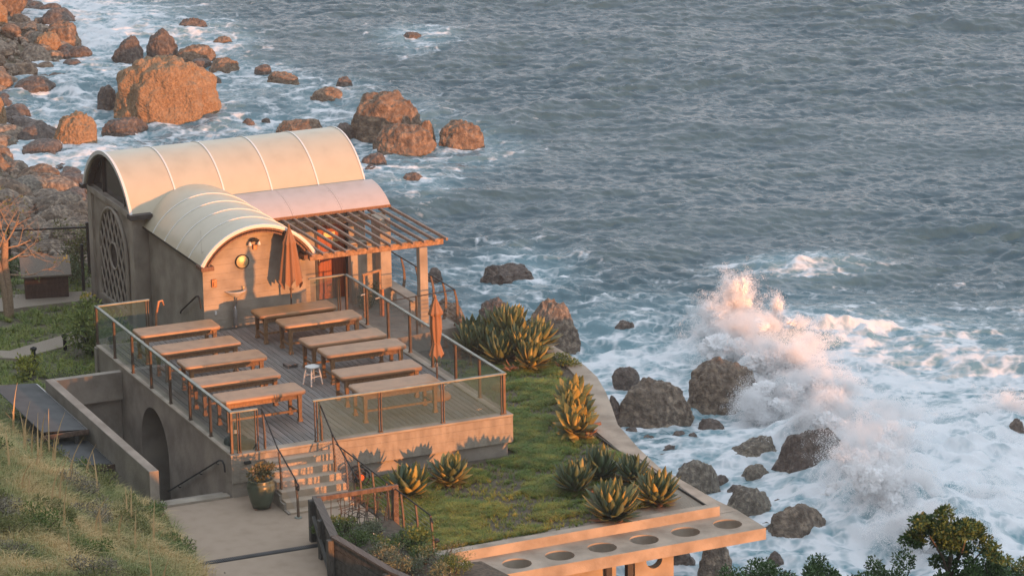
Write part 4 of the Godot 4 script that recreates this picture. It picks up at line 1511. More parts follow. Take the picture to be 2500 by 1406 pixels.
func make_rails() -> void:
	stair_rail("stair_handrail", "curled black handrail with cables on the potted-plant side of the steps", 0.82, [[0.02, -0.02, 0.87, -0.12], [-0.65, 0.95, 0.22, 0.86], [-0.95, 1.98, -0.12, 1.86]], [[0.92, -0.18], [0.90, -0.10], [0.30, 0.80], [-0.10, 1.86], [-0.17, 1.98]], 9)
	stair_rail("stair_handrail", "curled black handrail with cables on the hose side of the steps", 2.16, [[0.02, -0.02, 0.87, -0.12], [-0.49, 0.75, 0.38, 0.66], [-0.95, 1.95, -0.14, 1.86]], [[0.92, -0.18], [0.90, -0.10], [0.38, 0.66], [-0.12, 1.84], [-0.2, 1.96]], 9)
	# level garden rail from the deck towards the gate
	var h := thing("garden_rail", "dark iron rail on bowed wooden posts running from the deck past the gate", "railing")
	var b := B.new()
	b.tube([Vector3(2.42, -0.02, 0.16), Vector3(2.42, -0.03, 5.6), Vector3(2.42, -0.16, 5.75)], [0.015], 8)
	part("rail", b, M.iron, h)
	for k in 7:
		b = B.new()
		var z := 0.7 + k * 0.82
		leaf_post(b, Vector3(2.42, -0.95, z + 0.12), Vector3(2.42, -0.04, z), Vector3(0, 0, 0.04))
		part("post", b, M.post_wood, h)
	for k in 8:
		b = B.new()
		b.tube([Vector3(2.42, -0.15 - k * 0.095, 0.12), Vector3(2.42, -0.15 - k * 0.095, 5.7)], [0.0035], 5)
		part("cable", b, M.cable, h)
	# cable rail of the walkway behind the terrace
	h = thing("walkway_rail", "cable rail with bowed dark posts along the walkway above the rocks", "railing")
	b = B.new()
	b.tube([Vector3(9.22, 0.5, -14.2), Vector3(9.22, 0.48, -9.0)], [0.018], 8)
	b.tube([Vector3(9.22, 0.48, -9.0), Vector3(7.3, 0.48, -8.75)], [0.014], 8)
	part("rail", b, M.iron, h)
	for z in [-13.6, -12.6, -11.6, -10.6, -9.8, -9.05]:
		b = B.new()
		leaf_post(b, Vector3(9.25, -0.52, z - 0.05), Vector3(9.22, 0.48, z), Vector3(0.08, 0, 0))
		part("post", b, M.post_wood, h)
	b = B.new()
	b.box(Vector3(8.1, 0.0, -8.85), Vector3(0.04, 1.0, 0.04))
	part("post", b, M.iron, h)
	for k in 8:
		b = B.new()
		var y := -0.4 + k * 0.105
		b.tube([Vector3(9.24, y, -14.2), Vector3(9.24, y, -9.0), Vector3(7.3, y, -8.75)], [0.004], 5)
		part("cable", b, M.cable, h)
	# plank bench and shower frame on the walkway
	b = B.new()
	var be := thing("plank_bench", "long grey plank bench beside the walkway cable rail", "bench", Vector3(8.72, -0.5, -11.3))
	b.bbox(Vector3(0, 0.44, 0), Vector3(0.32, 0.06, 2.2), 0.008)
	part("seat", b, M.concrete_pale, be)
	for z in [-0.8, 0.8]:
		b = B.new()
		b.box(Vector3(0, 0.2, z), Vector3(0.26, 0.42, 0.1))
		part("leg", b, M.concrete, be)
	var sh := thing("shower_frame", "upright wooden frame with a copper pipe and white taps", "shower", Vector3(7.72, -0.5, -10.9))
	b = B.new()
	b.bar(Vector3(-0.22, 0, 0), Vector3(-0.22, 1.12, 0), 0.05, 0.05)
	b.bar(Vector3(0.22, 0, 0), Vector3(0.22, 1.2, 0), 0.05, 0.05)
	b.bar(Vector3(-0.26, 1.13, 0), Vector3(0.26, 1.21, 0), 0.08, 0.06)
	part("frame", b, M.beam, sh)
	b = B.new()
	b.tube([Vector3(0.26, 0.0, 0.05), Vector3(0.26, 0.7, 0.05)], [0.045], 10)
	part("pipe", b, M.copper, sh)
	for e in [[-0.35, 0.62], [0.05, 0.48]]:
		b = B.new()
		b.tube([Vector3(e[0], e[1], 0.08), Vector3(e[0] + 0.2, e[1] + 0.04, 0.08)], [0.022, 0.016], 8)
		part("tap", b, M.white_paint, sh)

# ---------------------------------------------------------------- round the garden
func make_seawall() -> void:
	var outer := [Vector2(9.76, 5.40), Vector2(9.62, 4.65), Vector2(9.42, 2.17), Vector2(9.55, 0.89), Vector2(9.86, -0.86), Vector2(10.35, -2.2), Vector2(10.72, -3.28), Vector2(11.1, -4.6), Vector2(11.25, -5.6), Vector2(11.32, -6.6), Vector2(11.3, -7.6), Vector2(11.05, -8.6), Vector2(10.4, -9.3)]
	var inner := [Vector2(9.16, 5.40), Vector2(9.12, 4.65), Vector2(9.12, 2.17), Vector2(9.08, 0.89), Vector2(9.2, -0.86), Vector2(9.75, -2.2), Vector2(10.15, -3.28), Vector2(10.6, -4.6), Vector2(10.8, -5.6), Vector2(10.9, -6.6), Vector2(10.9, -7.6), Vector2(10.7, -8.4), Vector2(10.2, -9.0)]
	var tops := [-1.116, -1.09, -1.0, -0.95, -0.91]
	var b := B.new()
	for k in outer.size() - 1:
		var o0: Vector2 = outer[k]
		var o1: Vector2 = outer[k + 1]
		var i0: Vector2 = inner[k]
		var i1: Vector2 = inner[k + 1]
		var y0: float = tops[mini(k, 4)]
		var y1: float = tops[mini(k + 1, 4)]
		var l0 := -1.42 if k < 3 else -2.6
		var l1 := -1.42 if k < 2 else -2.6
		b.quad(Vector3(i0.x, y0, i0.y), Vector3(o0.x, y0, o0.y), Vector3(o1.x, y1, o1.y), Vector3(i1.x, y1, i1.y))
		b.quad(Vector3(o0.x, l0, o0.y), Vector3(o1.x, l1, o1.y), Vector3(o1.x, y1, o1.y), Vector3(o0.x, y0, o0.y))
		b.quad(Vector3(i1.x, l1, i1.y), Vector3(i0.x, l0, i0.y), Vector3(i0.x, y0, i0.y), Vector3(i1.x, y1, i1.y))
		b.quad(Vector3(i0.x, l0, i0.y), Vector3(i1.x, l1, i1.y), Vector3(o1.x, l1, o1.y), Vector3(o0.x, l0, o0.y))
	tag(part("sea_wall", b, M.concrete_pale), "smooth curving concrete sea wall with a broad coping round the garden", "wall")
	# pipe end poking through the coping, and a black edging strip
	b = B.new()
	b.tube([Vector3(9.0, -0.80, -0.75), Vector3(9.32, -0.74, -0.62)], [0.04], 10)
	tag(part("drain_pipe", b, M.terracotta), "short brown pipe end lying across the sea wall coping", "pipe")
	b = B.new()
	var ed := [Vector2(9.02, 5.4), Vector2(9.03, 4.65), Vector2(9.03, 2.17), Vector2(9.0, 0.89), Vector2(9.05, -0.3)]
	for k in ed.size() - 1: b.bar(Vector3(ed[k].x, -0.93, ed[k].y), Vector3(ed[k + 1].x, -0.93, ed[k + 1].y), 0.03, 0.06)
	tag(part("edging_strip", b, M.iron), "thin black edging strip between gravel and sea wall", "edging")
	# the pierced slab with seven round holes
	var s := thing("pierced_slab", "cantilevered concrete slab pierced by a row of seven round holes", "slab")
	var holes := []
	for k in 7: holes.append(Vector2(3.04 + k * 1.012, 6.39 - k * 0.051))
	holes[6].x = 9.14
	b = B.new()
	var yt := -1.12
	var yb := -1.38
	# strips: a square of slab with a round hole at each place, plain slab between
	var zf := func(x: float) -> float: return 6.86 - (x - 3.36) * 0.028
	var zk := func(x: float) -> float: return 5.60 - (x - 2.8) * 0.030
	var xs := [-0.5]
	for c in holes: xs.append_array([c.x - 0.36, c.x + 0.36])
	xs.append(9.76)
	for k in xs.size() - 1:
		var x0: float = xs[k]
		var x1: float = xs[k + 1]
		var q := [Vector2(x0, zf.call(x0)), Vector2(x1, zf.call(x1)), Vector2(x1, zk.call(x1)), Vector2(x0, zk.call(x0))]
		if k % 2 == 0:
			b.quad(Vector3(q[0].x, yt, q[0].y), Vector3(q[1].x, yt, q[1].y), Vector3(q[2].x, yt, q[2].y), Vector3(q[3].x, yt, q[3].y))
			b.quad(Vector3(q[3].x, yb, q[3].y), Vector3(q[2].x, yb, q[2].y), Vector3(q[1].x, yb, q[1].y), Vector3(q[0].x, yb, q[0].y))
		else:
			var c: Vector2 = holes[(k - 1) / 2]
			var per := []
			var m := 32
			for e in 4:
				for t in m / 4: per.append(q[e].lerp(q[(e + 1) % 4], t / (m / 4.0)))
			for t in m:
				var u := (t + 1) % m
				var a0: float = (per[t] - c).angle()
				var a1: float = (per[u] - c).angle()
				var h0 := c + Vector2(cos(a0), sin(a0)) * 0.315
				var h1 := c + Vector2(cos(a1), sin(a1)) * 0.315
				b.quad(Vector3(per[t].x, yt, per[t].y), Vector3(per[u].x, yt, per[u].y), Vector3(h1.x, yt, h1.y), Vector3(h0.x, yt, h0.y))
				b.quad(Vector3(h0.x, yb, h0.y), Vector3(h1.x, yb, h1.y), Vector3(per[u].x, yb, per[u].y), Vector3(per[t].x, yb, per[t].y))
				b.quad(Vector3(h0.x, yt, h0.y), Vector3(h1.x, yt, h1.y), Vector3(h1.x, yb, h1.y), Vector3(h0.x, yb, h0.y))
		b.quad(Vector3(q[0].x, yb, q[0].y), Vector3(q[1].x, yb, q[1].y), Vector3(q[1].x, yt, q[1].y), Vector3(q[0].x, yt, q[0].y))
		b.quad(Vector3(q[2].x, yb, q[2].y), Vector3(q[3].x, yb, q[3].y), Vector3(q[3].x, yt, q[3].y), Vector3(q[2].x, yt, q[2].y))
	var e0: float = xs[-1]
	b.quad(Vector3(e0, yb, zf.call(e0)), Vector3(e0, yb, zk.call(e0)), Vector3(e0, yt, zk.call(e0)), Vector3(e0, yt, zf.call(e0)))
	part("slab", b, M.concrete_pale, s)
	b = B.new()
	b.slab(PackedVector2Array([Vector2(2.3, 5.74), Vector2(9.24, 5.53), Vector2(9.24, 5.30), Vector2(2.3, 5.48)]), -1.6, -0.90)
	part("kerb", b, M.concrete_pale, s)
	# wall under the slab with a round opening, and the dark doorway frame beside it
	b = B.new()
	var zc := 6.28
	var oc := Vector2(7.28, -1.58)
	for k in 24:
		var a0 := TAU * k / 24.0
		var a1 := TAU * (k + 1) / 24.0
		var w0 := Vector2(cos(a0), sin(a0))
		var w1 := Vector2(cos(a1), sin(a1))
		var box_ := func(w: Vector2) -> Vector2:
			var f := minf(0.46 / maxf(absf(w.x), 0.001), (0.2 if w.y > 0 else 0.9) / maxf(absf(w.y), 0.001))
			return oc + w * f
		var p0: Vector2 = box_.call(w0)
		var p1: Vector2 = box_.call(w1)
		var h0 := oc + w0 * 0.19
		var h1 := oc + w1 * 0.19
		b.quad(Vector3(h0.x, h0.y, zc), Vector3(p0.x, p0.y, zc), Vector3(p1.x, p1.y, zc), Vector3(h1.x, h1.y, zc))
		b.quad(Vector3(h1.x, h1.y, zc - 0.2), Vector3(p1.x, p1.y, zc - 0.2), Vector3(p0.x, p0.y, zc - 0.2), Vector3(h0.x, h0.y, zc - 0.2))
		b.quad(Vector3(h1.x, h1.y, zc), Vector3(h1.x, h1.y, zc - 0.2), Vector3(h0.x, h0.y, zc - 0.2), Vector3(h0.x, h0.y, zc))
	b.box(Vector3(7.28, -4.7, zc - 0.1), Vector3(0.92, 4.4, 0.2))
	part("support_wall", b, M.concrete_pale, s)
	b = B.new()
	b.box(Vector3(4.6, -4.0, zc - 0.15), Vector3(3.6, 5.2, 0.2))
	part("lower_wall", b, M.concrete_pale, s)
	b = B.new()
	for x in [6.18, 6.68]: b.box(Vector3(x, -3.0, zc + 0.0), Vector3(0.13, 3.2, 0.16))
	part("dark_post", b, M.dark_trim, s)

func make_fence() -> void:
	# dark timber retaining fence stepping down beside the driveway
	var f := thing("timber_fence", "dark weathered timber retaining fence beside the driveway", "fence")
	var line := [Vector3(0.66, 0.02, 3.55), Vector3(0.22, -0.12, 5.75), Vector3(0.80, -0.42, 7.4), Vector3(1.4, -0.6, 8.6)]
	for k in line.size() - 1:
		var a: Vector3 = line[k]
		var c: Vector3 = line[k + 1]
		var b := B.new()
		b.bar(a, c, 0.17, 0.055)
		part("cap_rail", b, M.fence_wood, f)
		for j in 5:
			b = B.new()
			var dn := Vector3(0, -0.14 - j * 0.20, 0)
			b.bar(a + dn, c + dn, 0.05, 0.185)
			part("board", b, M.fence_wood, f)
	for p in [line[0], line[1], line[2], Vector3(0.45, -0.06, 4.65)]:
		var b := B.new()
		b.bbox(p + Vector3(-0.10, -0.65, 0.0), Vector3(0.13, 1.2, 0.13), 0.01)
		part("post", b, M.fence_wood, f)
	var b := B.new()
	b.bar(Vector3(0.42, -0.25, 4.0), Vector3(0.08, -1.0, 5.9), 0.07, 0.05)
	part("brace", b, M.fence_wood, f)
	# planted soil behind the fence
	b = B.new()
	b.slab(PackedVector2Array([Vector2(0.72, 3.6), Vector2(0.30, 5.75), Vector2(0.86, 7.4), Vector2(1.5, 8.6), Vector2(3.2, 8.2), Vector2(3.0, 6.9), Vector2(2.3, 6.8), Vector2(2.35, 3.6)]), -1.5, -0.72)
	structure(part("planting_bed", b, M.soil))
	# gate frame with a screen of bent twigs
	var g := thing("twig_gate", "rust-brown timber frame with a screen of bent twigs", "gate")
	b = B.new()
	b.bbox(Vector3(1.57, 0.0, 3.62), Vector3(1.86, 0.10, 0.09), 0.01)
	part("top_rail", b, M.gate_wood, g)
	b = B.new()
	b.bbox(Vector3(2.42, -0.5, 3.64), Vector3(0.13, 1.0, 0.12), 0.01)
	part("post", b, M.gate_wood, g)
	b = B.new()
	b.bbox(Vector3(1.57, -0.90, 3.62), Vector3(1.6, 0.08, 0.07), 0.01)
	part("bottom_rail", b, M.gate_wood, g)
	var r := RandomNumberGenerator.new()
	r.seed = 77
	for k in 18:
		b = B.new()
		var x := 1.02 + k * 0.075
		var bend := r.randf_range(-0.10, 0.14)
		b.tube([Vector3(x, -0.88, 3.62), Vector3(x + bend * 0.6 - 0.03, -0.6, 3.63), Vector3(x + bend - 0.02, -0.35, 3.64), Vector3(x + bend * 0.4 + r.randf_range(-0.06, 0.06), -0.05, 3.62)], [0.011, 0.010, 0.009, 0.006], 5)
		part("twig", b, M.bark_dark, g)
	for k in 16:
		b = B.new()
		var y := -0.80 + k * 0.045
		var x0 := r.randf_range(0.95, 1.7)
		b.tube([Vector3(x0, y, 3.63), Vector3(x0 + 0.22, y + r.randf_range(0.02, 0.16), 3.65), Vector3(x0 + 0.5, y + r.randf_range(-0.12, 0.12), 3.64), Vector3(minf(x0 + 0.75, 2.34), y + r.randf_range(-0.15, 0.1), 3.63)], [0.009, 0.008, 0.007, 0.004], 5)
		part("twig", b, M.bark_dark, g)
	var l := thing("path_light", "small black path light at the end of the gravel border", "lamp", Vector3(2.68, -0.95, 5.25))
	b = B.new()
	b.tube([Vector3.ZERO, Vector3(0, 0.2, 0)], [0.015], 6)
	part("stem", b, M.iron, l)
	b = B.new()
	b.lathe([Vector2(0.02, 0.18), Vector2(0.09, 0.19), Vector2(0.07, 0.24), Vector2(0.001, 0.27)], 14)
	part("hood", b, M.iron, l)

func make_left_side() -> void:
	# two corrugated roofs below the deck
	for e in [[-2.48, -6.35, -0.30, 1.05, 4.2, "upper corrugated metal roof beside the stairwell wall", 4.0], [-2.32, -3.6, -0.66, 0.9, 2.0, "lower corrugated metal roof beside the stairwell wall", 3.0]]:
		var r := thing("metal_roof", e[5], "roof", Vector3(e[0], e[2], e[1]), 0.0, "corrugated roofs by the stairwell")
		var b := B.new()
		var n := int(e[4] / 0.115)
		for k in n:
			for q in 2:
				var z0: float = -e[4] / 2 + (k + q * 0.5) * 0.115
				var z1 := z0 + 0.0575
				var y0 := 0.022 * (1 if q == 0 else -1)
				b.quad(Vector3(-e[3] / 2, y0 + 0.05, z0), Vector3(-e[3] / 2, -y0 + 0.05, z1), Vector3(e[3] / 2, -y0 - 0.03, z1), Vector3(e[3] / 2, y0 - 0.03, z0))
		b.smooth(false)
		part("corrugated_sheet", b, M.metal_sheet, r)
		b = B.new()
		b.box(Vector3(0, -0.045, e[4] / 2 + 0.02), Vector3(e[3] + 0.04, 0.11, 0.03))
		part("front_fascia", b, M.gate_wood, r)
		b = B.new()
		b.box(Vector3(e[3] / 2 + 0.02, -0.05, 0), Vector3(0.03, 0.05, e[4]))
		part("side_trim", b, M.steel, r)
		b = B.new()
		for s in [-1.0, 1.0]: b.box(Vector3(0.3, -0.9, (e[4] / 2 - 0.2) * s), Vector3(0.1, 1.7, 0.1))
		part("post", b, M.fence_wood, r)
	# shed box with a lidded roof
	var s := thing("wooden_box", "low brown wooden box with a sloping lid beside the path", "box", Vector3(1.25, -1.0, -18.4), -0.25)
	var b := B.new()
	for k in 5:
		b = B.new()
		b.box(Vector3(0, 0.10 + k * 0.145, 0), Vector3(1.16, 0.14, 0.8))
		part("board", b, M.shed_wood, s)
	b = B.new()
	b.box(Vector3(0, 0.86, 0.0), Vector3(1.34, 0.05, 1.05), Basis(Vector3.RIGHT, 0.28))
	part("lid", b, M.shingle, s)
	# yard fence: two posts and a rail
	var f := thing("yard_fence", "dark rail fence with wire between posts at the edge of the yard", "fence")
	b = B.new()
	b.bar(Vector3(0.4, 0.28, -21.3), Vector3(3.1, 0.32, -20.3), 0.05, 0.05)
	part("rail", b, M.iron, f)
	for e in [Vector3(3.05, -0.3, -20.35), Vector3(1.0, -0.3, -21.05), Vector3(2.3, -0.4, -18.45)]:
		b = B.new()
		b.box(e, Vector3(0.07, 1.5, 0.07))
		part("post", b, M.iron, f)
	for k in 9:
		b = B.new()
		b.bar(Vector3(0.4, -0.9 + k * 0.13, -21.28), Vector3(3.1, -0.9 + k * 0.13, -20.32), 0.008, 0.008)
		part("wire", b, M.iron, f)
	# short posts by the path
	for e in [Vector3(0.10, -0.9, -12.9), Vector3(-0.95, -0.9, -12.1)]:
		b = B.new()
		b.lathe([Vector2(0.05, 0.0), Vector2(0.05, 0.32), Vector2(0.085, 0.36), Vector2(0.085, 0.4), Vector2(0.001, 0.44)], 12, e)
		tag(part("path_bollard", b, M.iron), "short dark bollard light beside the garden path", "bollard", "bollards by the garden path")
	# glazed pot
	var p := thing("glazed_pot", "large green glazed pot holding a succulent beside the steps", "pot", Vector3(0.34, -0.95, 0.98))
	b = B.new()
	b.lathe([Vector2(0.001, 0.02), Vector2(0.19, 0.02), Vector2(0.235, 0.14), Vector2(0.29, 0.34), Vector2(0.315, 0.50), Vector2(0.30, 0.58), Vector2(0.265, 0.62), Vector2(0.28, 0.65), Vector2(0.265, 0.665), Vector2(0.24, 0.65), Vector2(0.23, 0.58), Vector2(0.001, 0.57)], 30)
	part("body", b, M.glaze, p)
	for k in 3:
		b = B.new()
		var a := TAU * k / 3.0 + 0.5
		b.bbox(Vector3(cos(a) * 0.17, 0.012, sin(a) * 0.17), Vector3(0.09, 0.025, 0.06), 0.006, Basis(Vector3.UP, -a))
		part("foot", b, M.terracotta, p)
	b = B.new()
	b.lathe([Vector2(0.228, 0.59), Vector2(0.12, 0.61), Vector2(0.001, 0.615)], 16)
	part("soil", b, M.soil, p)
	b = B.new()
	b.bbox(Vector3(0.36, -0.17, 0.1), Vector3(0.16, 0.06, 0.07), 0.01)
	tag(part("wall_light", b, M.iron), "small black box light on the terrace wall above the pot", "lamp")
	# hose on its reel
	var hr := thing("hose_reel", "dark garden hose reel with an orange hub against the terrace wall", "hose reel", Vector3(2.78, -0.95, 0.62))
	b = B.new()
	for z in [-0.12, 0.12]:
		var ring := []
		for k in 25: ring.append(Vector3(cos(TAU * k / 24.0) * 0.2, 0.26 + sin(TAU * k / 24.0) * 0.2, z))
		b.tube(ring, [0.02], 6, false)
	part("frame", b, M.iron, hr)
	b = B.new()
	b.tube([Vector3(0, 0.26, -0.14), Vector3(0, 0.26, 0.14)], [0.07], 12)
	part("hub", b, M.plastic_orange, hr)
	var coil := []
	for k in 60: coil.append(Vector3(cos(k * 0.7) * (0.13 + 0.01 * sin(k * 0.3)), 0.26 + sin(k * 0.7) * 0.13, -0.1 + 0.2 * k / 60.0))
	b = B.new()
	b.tube(coil, [0.014], 5)
	part("hose", b, M.iron, hr)
	var ho := []
	for k in 70:
		var a := k * 0.42
		ho.append(Vector3(2.55 + cos(a) * (0.22 + 0.05 * sin(k * 0.9)) + 0.1 * sin(k * 0.13), -0.93 + 0.012 * (k % 3), 1.25 + sin(a) * (0.24 + 0.06 * cos(k * 0.7))))
	b = B.new()
	b.tube(ho, [0.014], 6)
	tag(part("garden_hose", b, M.hose_red), "red garden hose lying in loops beside the steps", "hose")
# ---------------------------------------------------------------- boulders
var ico := {}
func icosphere(level: int) -> Array:
	if ico.has(level): return ico[level]
	var t := (1.0 + sqrt(5.0)) / 2.0
	var v: Array = [Vector3(-1, t, 0), Vector3(1, t, 0), Vector3(-1, -t, 0), Vector3(1, -t, 0), Vector3(0, -1, t), Vector3(0, 1, t), Vector3(0, -1, -t), Vector3(0, 1, -t), Vector3(t, 0, -1), Vector3(t, 0, 1), Vector3(-t, 0, -1), Vector3(-t, 0, 1)]
	for k in v.size(): v[k] = v[k].normalized()
	var f: Array = [[0, 11, 5], [0, 5, 1], [0, 1, 7], [0, 7, 10], [0, 10, 11], [1, 5, 9], [5, 11, 4], [11, 10, 2], [10, 7, 6], [7, 1, 8], [3, 9, 4], [3, 4, 2], [3, 2, 6], [3, 6, 8], [3, 8, 9], [4, 9, 5], [2, 4, 11], [6, 2, 10], [8, 6, 7], [9, 8, 1]]
	for l in level:
		var mid := {}
		var g: Array = []
		for e in f:
			var m := []
			for k in 3:
				var a: int = e[k]
				var b: int = e[(k + 1) % 3]
				var key := Vector2i(mini(a, b), maxi(a, b))
				if not mid.has(key):
					mid[key] = v.size()
					v.append(((v[a] + v[b]) as Vector3).normalized())
				m.append(mid[key])
			g.append_array([[e[0], m[0], m[2]], [e[1], m[1], m[0]], [e[2], m[2], m[1]], [m[0], m[1], m[2]]])
		f = g
	ico[level] = [v, f]
	return ico[level]

func rock_mesh(seed_: int, size: Vector3, level: int, rough := 1.0, flat := 0.0) -> ArrayMesh:
	var r := RandomNumberGenerator.new()
	r.seed = seed_ * 7919 + 13
	var planes := []
	for k in r.randi_range(9, 13):
		var nrm := Vector3(r.randfn(), r.randfn() * 0.8, r.randfn()).normalized()
		planes.append([nrm, r.randf_range(0.66, 0.95)])
	if flat > 0.0:      # a broad level top and steep sides
		planes = [[Vector3(0.12, 1, 0.05).normalized(), flat], [Vector3(0.9, 0.25, 0.4).normalized(), 0.86], [Vector3(-0.75, 0.1, 0.65).normalized(), 0.84], [Vector3(0.1, 0.15, 1).normalized(), 0.8], [Vector3(-1, 0.2, -0.2).normalized(), 0.9], [Vector3(0.5, 0.7, 0.5).normalized(), 0.86]]
	var n := noise(seed_ + 100, 1.3, 5)
	var n2 := noise(seed_ + 300, 3.8, 4)
	var n3 := noise(seed_ + 400, 12.0, 2)
	var s := icosphere(level)
	var v := PackedVector3Array()
	for d in s[0]:
		var rad := 1.0
		for p in planes:
			var c: float = d.dot(p[0])
			if c > 0.05: rad = minf(rad, p[1] / c)
		rad = lerpf(rad, 0.85, 0.5 if flat > 0.0 else 0.34)
		rad *= 1.0 + rough * (0.17 * n.get_noise_3dv(d) + 0.065 * n2.get_noise_3dv(d) + 0.016 * n3.get_noise_3dv(d))
		v.append(Vector3(d.x * size.x, d.y * size.y, d.z * size.z) * rad)
	var idx := PackedInt32Array()
	for f in s[1]: idx.append_array([f[0], f[2], f[1]])
	return grid_mesh(v, idx)

const KINDS := {"d": ["wet dark brown", "rock_d"], "o": ["rust-brown", "rock_o"], "O": ["orange pebbly", "rock_O"], "b": ["brown weathered", "rock_b"], "g": ["grey-green", "rock_g"], "s": ["tan", "rock_s"]}
const NAMED := {
	5: "huge orange pebbly boulder with a flat top standing in the surf", 15: "large rounded rust-brown boulder with smaller rocks leaning on it",
	18: "rust-brown rock with green weed leaning against the large rounded boulder", 20: "blocky rust-brown boulder standing alone beside the large rounded one",
	27: "orange boulder with white spray breaking round its foot at the beach", 29: "low dark rock awash between the walkway and open water",
	31: "pointed brown rock rising behind the big agave clump", 32: "dark hump of rock behind the agave clump",
	35: "big round brown boulder hit by the breaking wave", 36: "long sloping brown boulder beside the sea wall",
	40: "grey-green boulder with a ridged top below the breaking wave", 41: "tall dark boulder half hidden by bursting white spray",
	45: "pale grey boulder tucked under the sea wall", 47: "speckled grey boulder off the corner of the sea wall",
	51: "broad brown boulder off the tip of the pierced slab", 52: "upright brown rock under the tip of the pierced slab",
	54: "dark rock standing in the foam away from the other boulders"}

func make_rocks() -> void:
	for k in ROCKS.size():
		var r: Array = ROCKS[k]
		var big: float = r[2]
		var size := Vector3(big * 0.56, (r[3] * 1.12 + 0.18) * (1.2 if k in [5, 15, 20] else 1.0), big * 0.46)
		var m := rock_mesh(k, size, 5 if big > 1.2 else (4 if big > 0.6 else 3), 1.15 if r[4] == "O" else 1.0, {5: 0.76, 15: 0.8, 20: 0.74, 35: 0.85}.get(k, 0.0))
		var o := mi("boulder", m, M[KINDS[r[4]][1]])
		o.position = Vector3(r[0], SEA - 0.1, r[1])
		o.rotation.y = -0.415
		if NAMED.has(k): tag(o, NAMED[k], "boulder", "boulders in the surf")
		else: tag(o, KINDS[r[4]][0] + " rock breaking the surface of the foaming water", "boulder", "boulders in the surf")
	# rock against the walkway
	for e in [[Vector3(10.0, -1.75, -11.6), Vector3(0.75, 1.3, 0.9), "o", "rust-brown crag rising against the walkway rail"], [Vector3(10.0, -2.1, -13.6), Vector3(0.7, 1.3, 0.9), "b", "brown crag behind the plank bench below the cable rail"], [Vector3(11.2, -3.6, -13.4), Vector3(0.8, 1.3, 0.9), "d", "dark crag on the seaward side of the walkway"]]:
		var o := mi("crag", rock_mesh(500 + int(e[0].z * 10.0), e[1], 5), M[KINDS[e[2]][1]])
		o.position = e[0]
		tag(o, e[3], "rock")
	# the boulder beach
	var rr := RandomNumberGenerator.new()
	rr.seed = 17
	var kinds := ["s", "o", "s", "b", "g", "o"]
	var variants := []
	for k in 8: variants.append(rock_mesh(700 + k, Vector3(1, 0.78, 0.85), 4, 0.8))
	var beach := [
		[15.4, -88.5, 2.5, 1.7, "o", "big rust-brown boulder at the far end of the beach"], [18.0, -85.0, 3.6, 2.2, "o", "biggest brown boulder of the beach, sloping into the surf"], [16.6, -79.2, 1.35, 1.25, "O", "upright orange boulder in front of the biggest beach boulder"],
		[19.4, -77.6, 1.7, 1.5, "o", "rust-brown wedge of rock at the water's edge"], [18.3, -76.4, 1.2, 1.0, "O", "orange slab of rock at the water's edge"], [12.1, -62.6, 0.8, 1.5, "O", "upright orange slab of rock on the beach"], [17.0, -90.0, 2.2, 1.4, "b", "brown boulder wedged behind the biggest beach boulder"],
		[10.3, -50.3, 1.5, 0.8, "o", "flat orange boulder at the foot of the beach"], [9.3, -37.6, 1.5, 0.95, "s", "large tan boulder behind the bath house corner"], [8.6, -41.5, 1.2, 0.9, "s", "tan boulder among the beach stones below the bare tree"], [7.6, -33.5, 0.9, 0.6, "s", "pale boulder beside the bath house corner"]]
	for q in [[5.4, -30.0, 1.35], [4.8, -31.8, 0.9], [5.6, -35.2, 1.2], [6.5, -34.2, 1.0], [5.3, -37.5, 1.0], [7.2, -37.8, 1.3], [6.2, -28.5, 0.8]]:
		beach.append([q[0], q[1], q[2], q[2] * 0.7, "s", "tan boulder lying behind the yard fence"])
	for e in beach:
		var o := mi("beach_boulder", rock_mesh(900 + int(-e[1] * 3.0), Vector3(e[2] * 0.55, e[3] * 0.75, e[2] * 0.5), 5, 1.1), M[KINDS[e[4]][1]])
		o.position = Vector3(e[0], ground_height(e[0], e[1]) + e[3] * 0.22, e[1])
		tag(o, e[5], "boulder", "boulders of the beach")
	var placed := 0
	var tries := 0
	while placed < 290 and tries < 9000:
		tries += 1
		var z := rr.randf_range(-93.0, -60.0) if rr.randf() < 0.45 else rr.randf_range(-60.0, -24.0)
		var edge := seg(z, RIGHT_EDGE)
		var x := edge + 0.5 - rr.randf() * 4.6
		if z > -50.0 and x > edge - 0.1: continue
		if z > -32.0 and rr.randf() < 0.4: continue
		var sc := rr.randf_range(0.3, 0.72) * (1.5 if rr.randf() < 0.15 else 1.0)
		var kind: String = kinds[rr.randi_range(0, 5)]
		if x > edge - 0.6: kind = "d"
		var o := mi("beach_stone", variants[placed % 8], M[KINDS[kind][1]])
		o.position = Vector3(x, maxf(ground_height(x, z), SEA - 0.15) + sc * 0.18, z)
		o.rotation = Vector3(rr.randf_range(-0.3, 0.3), rr.randf() * TAU, rr.randf_range(-0.3, 0.3))
		o.scale = Vector3(sc * rr.randf_range(0.85, 1.3), sc * rr.randf_range(0.7, 1.0), sc)
		tag(o, KINDS[kind][0] + " stone lying among others on the boulder beach", "stone", "stones of the boulder beach")
		placed += 1
	# small shingle between them
	var mm := MultiMesh.new()
	mm.transform_format = MultiMesh.TRANSFORM_3D
	mm.mesh = rock_mesh(990, Vector3(1, 0.7, 0.85), 2, 0.8)
	var where := []
